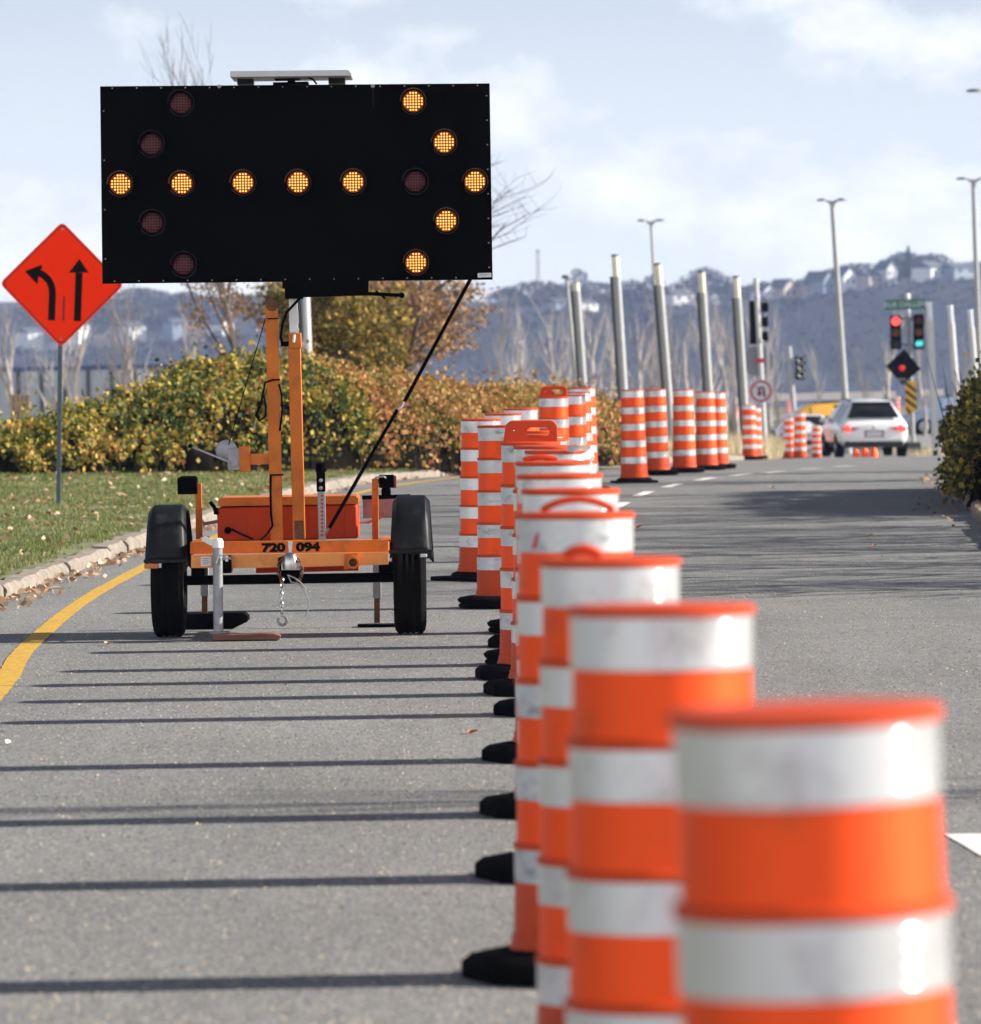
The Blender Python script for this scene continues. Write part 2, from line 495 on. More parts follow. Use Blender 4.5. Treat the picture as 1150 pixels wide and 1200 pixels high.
M['sign_back'] = mat('aluminium sign back', (.21, .22, .24), .5, metal=.3, var=.1, vscale=3)
M['reflector_red'] = mat('red reflector', (.6, .02, .03), .35)
M['haz_yellow'] = mat('yellow sheeting', (.75, .42, .03), .5)
M['carwhite'] = mat('white car paint', (.80, .81, .83), .25, spec=.5, coat=.8, var=.02, vscale=2)
M['caryellow'] = mat('yellow car paint', (.75, .40, .06), .3, coat=.7, var=.03, vscale=2)
M['carblue'] = mat('pale blue car paint', (.28, .36, .5), .3, coat=.7, var=.03, vscale=2)
M['glass'] = mat('dark tinted glass', (.008, .009, .011), .06, spec=.6)
M['carblack'] = mat('black bumper plastic', (.012, .012, .013), .6, var=.2, vscale=8)
M['rim'] = mat('alloy', (.35, .36, .38), .35, metal=.8)
M['lit_red'] = emis('lit red lamp', (1., .06, .05), 1.6)
M['lit_tail'] = emis('lit tail lamp', (1., .05, .03), 1.4)
M['lit_cyan'] = emis('lit green arrow', (.10, .80, .85), .55)
M['dim_red'] = mat('unlit red lens', (.09, .006, .012), .3)
M['dim_amber'] = mat('unlit amber lens', (.20, .07, .015), .3)
M['dim_green'] = mat('unlit green lens', (.01, .03, .03), .3)
M['led_on'] = emis('lit amber led', (1., .40, .085), 1.5)
M['led_bed_on'] = mat('lit led board', (.25, .06, .01), .5, emit=(1., .17, .015), estr=.05)
M['led_off'] = mat('unlit red led', (.30, .010, .02), .3, coat=.1)
M['led_bed_off'] = mat('unlit led board', (.035, .006, .012), .5)
M['hood'] = mat('lamp hood', (.005, .006, .008), .4, spec=.2)
M['dot_red'] = emis('red beacon', (.9, .02, .02), .35)
M['bark'] = mat('dark bark', (.075, .06, .05), .9, var=.3, vscale=6, vstretch=(1, 1, .2))
M['bark_pale'] = mat('pale dry bark', (.40, .36, .34), .9, var=.25, vscale=3)
M['shade'] = mat('black hedge shade', (.008, .007, .005), .95, spec=0., var=.5, vscale=5, bump=.5)  # near-black tone painted as the shade inside the hedges
M['twig'] = mat('dark twigs', (.035, .026, .02), .9, spec=.1, var=.3, vscale=4)
M['leaf_yellow'] = ramp_mat('yellow autumn leaves', [(0, (.02, .035, .01)), (.34, (.05, .085, .018)), (.52, (.20, .20, .035)), (.66, (.52, .36, .05)), (.78, (.60, .44, .13)), (.88, (.48, .19, .05)), (1, (.24, .06, .035))], nscale=2.2, namt=.45)
M['leaf_rust'] = ramp_mat('rusty autumn leaves', [(0, (.035, .045, .015)), (.2, (.13, .15, .03)), (.4, (.34, .25, .06)), (.56, (.56, .25, .07)), (.72, (.56, .34, .17)), (.86, (.40, .12, .05)), (1, (.20, .12, .08))], nscale=1.3, namt=.4)
M['leaf_dark'] = ramp_mat('dark mixed leaves', [(0, (.012, .022, .008)), (.36, (.035, .055, .014)), (.6, (.13, .13, .025)), (.82, (.42, .28, .04)), (.93, (.5, .36, .12)), (1, (.36, .15, .035))], nscale=2.2, namt=.3)
M['leaf_tan'] = ramp_mat('russet needles', [(0, (.16, .095, .05)), (.5, (.36, .20, .09)), (1, (.52, .34, .17))])
M['leaf_gold'] = ramp_mat('gold green leaves', [(0, (.04, .05, .012)), (.45, (.20, .17, .03)), (1, (.48, .29, .06))])
M['grass'] = ramp_mat('short grass', [(0, (.07, .10, .025)), (.45, (.17, .21, .055)), (.75, (.28, .29, .11)), (1, (.50, .44, .25))], trans=.3, nscale=.9, namt=.4)
M['dry_grass'] = ramp_mat('dry tall grass', [(0, (.42, .34, .2)), (.6, (.66, .56, .36)), (1, (.8, .71, .5))], trans=.3)
M['litter'] = ramp_mat('fallen leaves', [(0, (.16, .07, .035)), (.4, (.38, .22, .12)), (.75, (.58, .40, .26)), (1, (.72, .60, .46))], trans=.15)
M['grit'] = ramp_mat('road grit', [(0, (.03, .03, .03)), (.42, (.12, .115, .11)), (.6, (.3, .28, .25)), (.82, (.55, .45, .3)), (1, (.72, .60, .42))], trans=0)
M['scrub'] = ramp_mat('bare scrub', [(0, (.14, .115, .1)), (.6, (.26, .22, .19)), (1, (.36, .29, .22))], trans=.1)
M['forest'] = ramp_mat('leafless far forest', [(0, (.018, .02, .026)), (.6, (.034, .034, .037)), (1, (.06, .055, .05))], trans=.05)
M['ridge'] = ramp_mat('leafless ridge trees', [(0, (.03, .03, .03)), (.6, (.07, .062, .057)), (1, (.11, .095, .08))], trans=0)
M['conifer'] = ramp_mat('dark conifers', [(0, (.01, .018, .014)), (1, (.03, .042, .03))], trans=0)
M['cliff'] = mat('wooded slope', (.028, .03, .035), .95, var=.45, vscale=.05)
M['water'] = mat('river water', (.12, .15, .19), .12, bump=.3, bscale=.4)
M['house_roof'] = mat('dark shingles', (.10, .105, .12), .9, var=.2, vscale=.5)
M['house_pale'] = mat('pale siding', (.75, .75, .75), .8, var=.06, vscale=.6)
M['house_tan'] = mat('tan siding', (.46, .38, .33), .8, var=.08, vscale=.6)
M['house_blue'] = mat('grey blue siding', (.26, .30, .36), .8, var=.08, vscale=.6)
M['wall_pale'] = mat('pale blue-grey panels', (.44, .47, .54), .7, var=.1, vscale=.6)
M['coping'] = mat('blue coping', (.05, .08, .22), .6)
M['barr_white'] = mat('barrier white plastic', (.90, .82, .82), .5, var=.05)
M['barr_red'] = mat('barrier red plastic', (.72, .10, .05), .5, var=.05)

# ------------------------------------------------------------------ setting: ground, roads, kerbs
LEFT = [(-12, -3.5), (42, -3.48), (46.7, -3.40), (50.4, -3.27), (54, -3.12), (58, -2.95), (63, -2.62), (68, -2.25), (74, -1.72), (78, -1.2),
        (83, -.45), (92, 1.0), (104, 3.0), (114, 4.9), (128, 7.0), (145, 8.0), (190, 8.2)]
RIGHT = [(-12, 4.2), (45, 4.2), (52, 4.4), (56, 4.62), (62, 4.95), (69.5, 5.45), (80, 6.4), (95, 7.7), (110, 8.7), (128, 9.9), (145, 11.2), (157, 12.0), (190, 12.4)]
def sheet(name, m, lx, rx, y0, y1, dz, nx=10, step=2., kind='structure'):
    b = MB(); ys = []
    y = y0
    while y < y1: ys.append(y); y += step
    ys.append(y1)
    vs = []
    for y in ys:
        a, c = lx(y), rx(y)
        for k in range(nx + 1):
            x = a + (c - a) * k / nx
            z = dz(x, y) if callable(dz) else zp(y) + dz
            vs.append((x, y, z))
    fs = [(i*(nx+1)+k, i*(nx+1)+k+1, (i+1)*(nx+1)+k+1, (i+1)*(nx+1)+k) for i in range(len(ys)-1) for k in range(nx)]
    b.add(vs, fs, 0, True)
    return tag(b.build(name, m, fix=False), kind=kind)

b = MB()
ys = [-50, -12] + list(range(0, 260, 4)) + [280, 320, 360, 400, 405, 410, 420, 430, 600, 1000, 1900, 2500]
xs = [-850, -300, -100, -40, -20, -10, 0, 10, 20, 40, 100, 300, 850]
vs = [(x, y, zp(y) - .06) for y in ys for x in xs]
n = len(xs)
b.add(vs, [(i*n+k, i*n+k+1, (i+1)*n+k+1, (i+1)*n+k) for i in range(len(ys)-1) for k in range(n-1)], 0, True)
tag(b.build('ground', M['earth'], fix=False), kind='structure')
sheet('road', M['asphalt'], lambda y: lerp(LEFT, y), lambda y: lerp(RIGHT, y), -12, 190, 0.)
sheet('cross_road', M['asphalt2'], lambda y: -90, lambda y: 90, 194, 236, .0, 4)
sheet('far_road', M['asphalt2'], lambda y: -90, lambda y: 90, 300, 340, .0, 4, 5)
sheet('grass_verge', M['turf'], lambda y: -90, lambda y: 90, 238, 284, .05, 4, 4)
def zl(x, y): return zp(y) + .10 + .035 * max(0., min(4., lerp(LEFT, y) - .15 - x))
sheet('left_verge', M['turf'], lambda y: -30, lambda y: lerp(LEFT, y) - .15, -12, 100, zl, 24)
def zr(x, y): return zp(y) + .10 + .03 * max(0., min(4., x - lerp(RIGHT, y) - .15))
sheet('right_verge', M['turf'], lambda y: lerp(RIGHT, y) + .15, lambda y: 40, -12, 120, zr, 20)

def kerb(name, edge, side, y0, y1):
    b = MB(); random.seed(3 + side); y = y0; prev = None
    while y < y1:
        L_ = random.uniform(1.2, 3.4); n_ = 8; jx, jz = random.uniform(-.02, .02), random.uniform(-.03, .008)
        rows = []
        for i in range(n_ + 1):
            yy = y + L_ * i / n_
            x = lerp(edge, yy) + jx + random.uniform(-.012, .012)
            z = zp(yy); h = .115 + jz + random.uniform(-.012, .012)
            o = side
            if i in (0, n_): h -= random.uniform(.0, .03); 
            rows.append([(x, yy, z-.05), (x - o*.006, yy, z+h-.03), (x - o*.035, yy, z+h), (x - o*.16, yy, z+h+.004), (x - o*.17, yy, z-.05)])
        vs = [p for r_ in rows for p in r_]
        fs = [(i*5+k, i*5+k+1, (i+1)*5+k+1, (i+1)*5+k) for i in range(n_) for k in range(4)] + [(0, 1, 2, 3, 4), tuple(n_*5+k for k in range(5))]
        b.add(vs, fs); y += L_ + random.choice((.01, .012, .03))
    return tag(b.build(name, M['kerb']), kind='structure')
kerb('left_kerb', LEFT, 1, 20, 112)
kerb('right_kerb', RIGHT, -1, 30, 120)

def strip(b, pts, wd, dz=.004, step=.5):
    """painted line along plan points (x, y)"""
    P_ = []
    for a, c in zip(pts, pts[1:]):
        n_ = max(1, int((Vector(c) - Vector(a)).length / step))
        for i in range(n_): P_.append(Vector(a).lerp(Vector(c), i / n_))
    P_.append(Vector(pts[-1]))
    vs = []
    for i, p in enumerate(P_):
        d = (P_[min(i+1, len(P_)-1)] - P_[max(i-1, 0)]).normalized()
        nn = Vector((-d.y, d.x)) * wd / 2
        j = random.uniform(.93, 1.04)
        for s_ in (1, -1):
            q = p + nn * s_ * j
            vs.append((q.x, q.y, zp(q.y) + dz))
    b.add(vs, [(2*i, 2*i+1, 2*i+3, 2*i+2) for i in range(len(P_)-1)])
def smooth_pts(pts, it=2):
    for _ in range(it):
        q = [pts[0]]
        for a, c in zip(pts, pts[1:]):
            q += [(a[0]*.75+c[0]*.25, a[1]*.75+c[1]*.25), (a[0]*.25+c[0]*.75, a[1]*.25+c[1]*.75)]
        pts = q + [pts[-1]]
    return pts
b = MB()
ylp = [(-60, 860), (-25, 832), (7, 803), (20, 771), (45, 747), (79, 717.5), (112.5, 695), (146, 677), (175.5, 661)]
yl = []
for px, py in ylp:
    g = grd(px, py); yl.append((g.x, g.y))
yl += [(-2.7, 55), (-2.35, 61), (-1.95, 66), (-1.35, 72), (-.8, 76.5), (-.1, 82), (1.4, 92), (3.4, 104), (5.2, 113.5), (7.3, 127)]
yl = [(-2.1, 12), (-2.3, 20), (-2.4, 26)] + [q for q in yl if q[1] > 29]
strip(b, smooth_pts(yl, 4), .125)
tag(b.build('yellow_edge_line', M['yellow_line'], fix=False), kind='structure')
b = MB()
for px, py, ln in ((754, 579, 1.7), (789, 569, 1.8), (827, 561.5, 1.8), (869, 556.5, 1.9), (907, 553.5, 2.0), (950, 549.5, 2.0), (990, 546.5, 2.0), (727, 592, 1.6)):
    g = grd(px, py)
    d = Vector((.09 + max(0, g.y - 64) * .005, 1)).normalized()
    strip(b, [(g.x - d.x*ln/2, g.y - d.y*ln/2), (g.x + d.x*ln/2, g.y + d.y*ln/2)], .13)
g = grd(1100, 979)
strip(b, [(1.59, 20.25), (1.87, 14.5)], .12)
tag(b.build('lane_dashes', M['white_line'], fix=False), kind='structure')

# river and the far wooded bank
b = MB()
b.add([(-850, 425, -11), (850, 425, -11), (850, 2000, -11), (-850, 2000, -11)], [(0, 1, 2, 3)])
tag(b.build('river', M['water'], fix=False), kind='structure')
FS = FPX / 2080.
TOPS = [(-100, 414), (0, 412), (120, 410), (200, 400), (260, 394), (330, 380), (480, 372), (600, 366), (662, 364), (700, 365), (800, 358), (870, 354), (903, 353), (950, 350), (1000, 341), (1050, 333), (1100, 329), (1150, 325), (1260, 322)]
RIDGE = [(-100, 356), (0, 354), (120, 352), (250, 347), (330, 344), (480, 352), (600, 354), (640, 350), (700, 352), (800, 348), (870, 342), (950, 332), (1050, 316), (1100, 310), (1150, 306), (1260, 300)]
def zfar(tab, x, Y):
    px = CX + x * FPX / Y
    return CAM.z + (432 + (CX - px) * math.tan(ROLL) - lerp(tab, px)) * Y / FPX
def ztop(x): return zfar(TOPS, x, 2085.)
def zcliff(x, y):
    if y <= 2130: return ztop(x)
    u = min(1., (y - 2130) / 150.)
    return ztop(x) * (1 - u) + zfar(RIDGE, x, 2280.) * u
b = MB()
cxs = [i * 8. for i in range(-60, 61)]
prof = [(1940, 0.), (1965, .12), (1990, .34), (2020, .62), (2050, .86), (2072, .98), (2085, 1.), (2130, 1.), (2165, 1.), (2200, 1.), (2240, 1.), (2280, 1.), (2420, 1.)]
vs = []
for x in cxs:
    for (y, t_) in prof:
        zt = zcliff(x, y)
        nn = noise.noise(Vector((x * .012, y * .01, 3.))) * 10 + noise.noise(Vector((x * .05, y * .03, 9.))) * 3
        k = min(1, max(0, t_ * (1 - t_) * 4)) if t_ < 1 else .0
        if y > 2150: nn, k = nn * .0, 0.
        vs.append((x, y + nn * k, -12 + (zt + 12) * t_ + nn * k * .3))
n = len(prof)
b.add(vs, [(i*n+k, i*n+k+1, (i+1)*n+k+1, (i+1)*n+k) for i in range(len(cxs)-1) for k in range(n-1)], 0, True)
tag(b.build('wooded_cliff', M['cliff']), kind='structure')

def rand_quad(vs, fs, p, s, asp=.5, rng=random, flat=0.):
    """one leaf: a four-sided blade in a random attitude"""
    a = Vector((rng.gauss(0, 1), rng.gauss(0, 1), rng.gauss(0, 1) * (1 - flat))).normalized()
    c = a.cross(Vector((rng.gauss(0, 1), rng.gauss(0, 1), rng.gauss(0, 1)))).normalized()
    n0 = len(vs)
    vs += [p - a*s, p + c*s*asp, p + a*s, p - c*s*asp]
    fs.append((n0, n0+1, n0+2, n0+3))
def fast(name, vs, fs, m, parent=None, org=None):
    me = bpy.data.meshes.new(name)
    if org is not None:
        o_ = Vector(org); vs = [v - o_ for v in vs]
    me.from_pydata([tuple(v) for v in vs], [], fs)
    me.materials.append(m)
    o = bpy.data.objects.new(name, me); COL.objects.link(o)
    if parent is not None: o.parent = parent
    elif org is not None: o.location = org
    return o

# leafless woods on the far slope
rg = random.Random(11)
vs, fs = [], []
for i in range(2300):
    x = rg.uniform(-330, 350); t_ = rg.random() ** .8
    y = 1945 + 128 * t_; zt = ztop(x)
    z = -12 + (zt + 12) * lerp([(0, 0), (.2, .12), (.4, .38), (.65, .72), (.85, .93), (1, .99)], t_)
    h = rg.uniform(2.5, 6) * (1 if t_ < .75 else .45)
    for k in range(16):
        p = Vector((x + rg.gauss(0, h*.28), y + rg.gauss(0, h*.28), z + rg.uniform(.2, h)))
        rand_quad(vs, fs, p, rg.uniform(.4, 1.1), .3, rg)
tag(fast('far_forest', vs, fs, M['forest']), 'leafless blue-grey wood covering the far river bluff', kind='stuff')
vs, fs = [], []
clumps = [(rg.uniform(-330, 350), rg.uniform(4, 9), rg.uniform(8, 26)) for _ in range(60)]
clumps += [((1098 - CX)/FS, 9, 16), ((1128 - CX)/FS, 8, 16), ((850 - CX)/FS, 12, 18), ((780 - CX)/FS, 11, 10), ((690 - CX)/FS, 13, 9), ((655 - CX)/FS, 9, 12)]
for x0, h, wd in clumps:
    y0 = rg.uniform(2180, 2285)
    for k in range(int(wd * 48)):
        x = x0 + rg.gauss(0, wd * .35)
        hh = h * math.exp(-((x - x0) / wd) ** 2 * 1.5)
        z = zcliff(x0, y0) - 1 + rg.random() ** .7 * hh
        rand_quad(vs, fs, Vector((x, y0 + rg.gauss(0, 8), z)), rg.uniform(.6, 1.3), .3, rg)
tag(fast('ridge_woods', vs, fs, M['ridge']), 'bare grey tree crowns along the top of the far bluff', kind='stuff')

# ------------------------------------------------------------------ houses on the bluff
HL = [  # px, py of the wall foot, width px, height px, wall, gable facing
 (42, 398, 22, 12, 'house_pale', 0), (78, 408, 18, 13, 'house_pale', 1), (98, 390, 24, 13, 'house_pale', 0), (131, 398, 18, 12, 'house_tan', 1),
 (162, 391, 24, 12, 'house_pale', 0), (211, 386, 20, 11, 'house_blue', 0), (268, 388, 22, 13, 'house_pale', 1),
 (662, 360, 26, 9, 'house_blue', 0), (692, 362, 26, 10, 'house_pale', 0), (802, 354, 30, 13, 'house_pale', 0), (838, 356, 18, 10, 'house_blue', 1),
 (903, 350, 18, 14, 'house_pale', 1), (927, 350, 24, 19, 'house_tan', 1), (951, 346, 20, 16, 'house_tan', 0), (972, 342, 24, 20, 'house_blue', 1),
 (997, 337, 21, 20, 'house_pale', 1), (1027, 333, 24, 14, 'house_tan', 0), (1046, 327, 14, 18, 'house_pale', 1), (1100, 325, 34, 16, 'house_pale', 0),
 (1132, 322, 36, 12, 'house_blue', 0)]
ORD = ['leftmost', 'second from the left', 'third from the left', 'fourth from the left', 'fifth from the left', 'sixth from the left', 'seventh from the left',
       'eighth from the left', 'ninth from the left', 'tenth from the left', 'eleventh from the left', 'twelfth from the left', '13th from the left', '14th from the left', '15th from the left',
       '16th from the left', '17th from the left', '18th from the left', '19th from the left', '20th from the left']
for i, (px, py, wpx, hpx, wm, gable) in enumerate(HL):
    Yh = 2090
    s_ = Yh / FPX
    g = at(px, py, Yh); g.z = max(g.z, ztop(g.x) + .2)
    W_, H_ = wpx * s_ * .95, hpx * s_ * .70
    D_ = 8.; rh = hpx * s_ * .5
    col = {'house_pale': 'white', 'house_tan': 'tan', 'house_blue': 'grey-blue'}[wm]
    t = thing('house', g, f'{col} {"gabled " if gable else "long-roofed "}house on the far bluff, {ORD[i]}', 'house', 'houses along the far bluff', rz=R((42, 28, 55, 36)[i % 4]))
    b = MB(); b.box((0, D_/2, H_/2 - 2), (W_, D_, H_ + 4))
    if gable: b.prism([(-W_/2, 0, H_), (W_/2, 0, H_), (0, 0, H_ + rh)], (0, D_, 0))
    b.build('wall', M[wm], t)
    b = MB()
    if gable:
        for s2 in (-1, 1):
            b.prism([(0, -.4, H_ + rh + .25), (s2*(W_/2 + .5), -.4, H_ - .1), (s2*(W_/2 + .5), -.4, H_ - .45), (0, -.4, H_ + rh - .05)], (0, D_ + .8, 0))
    else:
        b.prism([(-W_/2 - .4, -.5, H_), (-W_/2 - .4, D_/2, H_ + rh), (-W_/2 - .4, D_ + .5, H_)], (W_ + .8, 0, 0))
    b.build('roof', M['house_roof'], t)
    for k in (-1, 1):
        b = MB(); b.box((k * W_ * .24, -.03, H_ * .55), (W_ * .16, .1, H_ * .35))
        b.build('window', M['glass'], t)
for px, py, top in ((1065, 326, 289), (1050, 330, 304)):
    g = at(px, py, 2105); h = (py - top) * 2110 / FPX
    t = thing('conifer', g, 'tall dark spire conifer above the bluff houses' if top == 289 else 'shorter dark conifer above the bluff houses', 'tree')
    MB().tube([(0, 0, -3), (0, 0, h*.9)], [.3, .1], 6).build('trunk', M['bark'], t)
    vs, fs = [], []
    for k in range(700):
        z = rg.random(); r_ = (1 - z) * h * .2 + .15
        a = rg.uniform(0, 6.3)
        rand_quad(vs, fs, Vector((math.cos(a)*r_*rg.random()**.5, math.sin(a)*r_*rg.random()**.5, h*(.04 + .96*z))), .55, .4, rg)
    fast('crown', vs, fs, M['conifer'], t)
g = at(631, 345, 2150); hh = 50 * 2150 / FPX
t = thing('mast_tower', g, 'thin lattice tower on the far bluff beside the arrow board', 'tower')
b = MB()
for sx in (-1, 1): b.tube([(sx*.7, 0, -4), (sx*.3, 0, hh)], .13, 4)
for k in range(8): b.tube([((-1)**k*.6, 0, hh*k/8), (-(-1)**k*.55, 0, hh*(k+1)/8)], .07, 4)
b.build('lattice', M['rust'], t)
MB().box((0, 0, hh + .3), (1.6, .8, .5)).build('platform', M['rust'], t)

# ------------------------------------------------------------------ trees
def bare_tree(mb, height, seed, spread=.5, tr=.1, levels=4, nb=(9, 6, 5, 3), tips=None, first=.22, up=.55, nside=5, bend=.12):
    rr = random.Random(seed)
    def branch(p, d, L_, r_, lev):
        n_ = (6, 6, 4, 3)[min(lev, 3)]
        pts, rad = [p], [r_]
        dd = d.copy()
        for i in range(n_):
            dd = (dd + Vector((rr.gauss(0, bend*.75), rr.gauss(0, bend*.75), rr.gauss(0, bend*.5) + .05 * lev * up))).normalized()
            pts.append(pts[-1] + dd * L_ / n_); rad.append(r_ * (1 - .8 * (i + 1) / n_) + .0015)
        mb.tube(pts, rad, nside if lev < 2 else 3, smooth=True, caps=False)
        if tips is not None and lev >= levels - 2: tips.extend(pts[1:])
        if lev >= levels - 1: return
        for k in range(nb[lev]):
            t_ = first + (1 - first) * (k + rr.random()) / nb[lev] if lev == 0 else .2 + .8 * (k + rr.random()) / nb[lev]
            t_ = min(t_, .99)
            f_ = t_ * n_; i = int(f_); q = pts[i].lerp(pts[i + 1], f_ - i)
            az = rr.uniform(0, 6.283)
            side = Vector((math.cos(az), math.sin(az), 0))
            ax = (pts[i + 1] - pts[i]).normalized()
            nd = (ax * up + side * spread + Vector((0, 0, .15))).normalized()
            branch(q, nd, L_ * rr.uniform(.34, .52) * (1.25 - .6 * t_ if lev == 0 else 1), max(.0035, rad[i] * .46), lev + 1)
    branch(Vector((0, 0, -.1)), Vector((0, 0, 1)), height, tr, 0)
    return mb

# two autumn trees behind the hedge and the arrow board
TY = 112.
g = at(302, 470, TY); g.z = zp(TY) - .03
t = thing('autumn_tree', g, 'sparse russet tree behind the hedge under the left half of the arrow board', 'tree')
b, tips = MB(), []
bare_tree(b, 6.7, 21, spread=.36, tr=.085, nb=(12, 6, 5, 3), tips=tips, first=.1, up=.95)
t.rotation_euler.y = R(-13)
b.build('trunk', M['bark'], t, fix=False)
vs, fs = [], []
for p in tips:
    if p.z < 3.9 and rg.random() < .85:
        for k in range(6): rand_quad(vs, fs, p + Vector((rg.gauss(0, .12), rg.gauss(0, .12), rg.gauss(0, .07))), rg.uniform(.03, .07), .4, rg)
fast('crown', vs, fs, M['leaf_tan'], t)
g = at(487, 470, TY + 4); g.z = zp(TY) - .03
t = thing('autumn_tree', g, 'spreading rust and gold tree behind the hedge at the right end of the arrow board', 'tree')
b, tips = MB(), []
bare_tree(b, 6.0, 34, spread=.95, tr=.17, nb=(26, 10, 7, 4), tips=tips, first=.10, up=.5, bend=.14)
t.rotation_euler.y = R(6)
b.build('trunk', M['bark'], t, fix=False)
vs, fs = [], []
for p in tips:
    if p.z < 3.6 and p.z > .7 and rg.random() < .9 * (1.25 - p.z / 4) and p.x < 1.9 + .3 * rg.random():
        for k in range(13): rand_quad(vs, fs, p + Vector((rg.gauss(0, .12), rg.gauss(0, .12), rg.gauss(0, .06))), rg.uniform(.035, .075), .5, rg)
fast('crown', vs, fs, M['leaf_tan'], t)
g = at(446, 470, TY - 9); g.z = zp(TY - 9) - .03
t = thing('young_tree', g, 'small gold and green leafed tree behind the hedge beneath the arrow board', 'tree')
b, tips = MB(), []
bare_tree(b, 3.05, 35, spread=.5, tr=.07, nb=(16, 6, 5, 3), tips=tips, first=.2)
b.build('trunk', M['bark'], t, fix=False)
vs, fs = [], []
for p in tips:
    if rg.random() < .8 and p.z < 3.3:
        for k in range(5): rand_quad(vs, fs, p + Vector((rg.gauss(0, .12), rg.gauss(0, .12), rg.gauss(0, .1))), rg.uniform(.04, .08), .5, rg)
fast('crown', vs, fs, M['leaf_gold'], t)

# pale bare trees across the crossing
protos = []
for i, (sp, upn) in enumerate(((.32, 1.0), (.45, .8), (.24, 1.1))):
    t = thing('bare_tree', (0, 0, 0), 'pale leafless young tree beyond the crossing, in front of the dark bluff', 'tree', 'bare trees beyond the crossing')
    b = MB(); bare_tree(b, 5.2, 60 + i, spread=sp, tr=.13, nb=(12, 6, 4), levels=3, first=.2, up=upn, nside=4)
    b.build('trunk', M['bark_pale'], t, fix=False)
    protos.append(t)
used = set()
for k, (px, topy, Y) in enumerate(((25, 392, 150), (62, 375, 160), (96, 380, 142), (140, 352, 150), (178, 390, 150), (230, 385, 165), (600, 395, 205), (640, 388, 230), (668, 400, 205), (700, 372, 240), (748, 388, 220),
                                (797, 375, 250), (812, 398, 210), (838, 362, 240), (866, 385, 220), (905, 378, 235), (915, 405, 260), (1038, 380, 250), (1085, 405, 230), (1125, 415, 250), (592, 372, 230), (615, 405, 215), (655, 378, 250), (684, 410, 225), (715, 396, 245), (733, 410, 210), (757, 372, 255), (775, 405, 225), (822, 384, 235), (852, 402, 215), (882, 392, 250), (1020, 420, 260), (960, 425, 260))):
    pr = protos[k % 3]
    o = pr if (k % 3) not in used else copy_tree(pr)
    used.add(k % 3)
    x = (px - CX) / FPX * Y
    top = at(px, topy, Y).z; h = top - zp(Y) + .2
    o.location = (x, Y, zp(Y) - .06)
    s_ = h / 5.2
    o.scale = (s_, s_, s_)
    o.rotation_euler = (0, R(rg.uniform(-3, 2)), rg.uniform(0, 6))
# leafless scrub on the verge behind the drums
vs, fs = [], []
for i in range(9000):
    Y = rg.uniform(176, 192) if rg.random() < .0 else rg.uniform(240, 285)
    px = rg.choice((rg.uniform(-40, 330), rg.uniform(560, 900), rg.uniform(560, 760), rg.uniform(1080, 1200)))
    x = (px - CX) / FPX * Y
    h = rg.uniform(.5, 1.9) * (1.2 if px < 760 else .6)
    p = Vector((x, Y, zp(Y) - .05))
    d = Vector((rg.gauss(0, .25), rg.gauss(0, .25), 1)).normalized()
    a = Vector((1, 0, 0)) * rg.uniform(.012, .03)
    n0 = len(vs)
    q = p + d * h
    vs += [p - a, p + a, q]; fs.append((n0, n0+1, n0+2))
tag(fast('scrub', vs, fs, M['scrub']), 'leafless brown scrub along the verge beyond the crossing', kind='stuff')

# shade trees just right of the road, out of frame, whose bare shadows fall across the lane
pt = thing('roadside_tree', (11, 50, 0), 'bare tree beside the right kerb casting streaked shadow on the lane', 'tree', 'bare trees along the right kerb')
b = MB(); bare_tree(b, 4.6, 91, spread=.95, tr=.13, nb=(24, 9, 4, 3), first=.14, up=.4)
b.build('trunk', M['bark'], pt, fix=False)
first = True
for (x, y, s_, rz) in ((7.4, 42.4, .8, 1.1), (7.6, 43.6, .85, 0), (8.0, 45.4, .9, 5.3), (8.4, 47.5, .95, 2.), (8.4, 50.5, .95, 1.4), (9.4, 53.0, 1.0, 2.2), (8.3, 55.2, .95, 3.9), (9.2, 57.5, 1.05, 3.3), (8.6, 59.6, 1.0, .6), (9.8, 61.5, 1.05, 5.1), (9.0, 64.0, 1.1, 4.3), (9.9, 68, 1.05, 5.), (10.5, 73.5, 1.05, 2.7), (11.5, 80, 1.1, 1.2), (10.2, 22.7, 1.5, 1.0)):
    o = pt if first else copy_tree(pt)
    first = False
    o.location = (x, y, zp(y) - .02); o.scale = (s_, s_ * (.3 if y < 30 else 1), s_); o.rotation_euler = (0, 0, rz if y > 30 else 0)

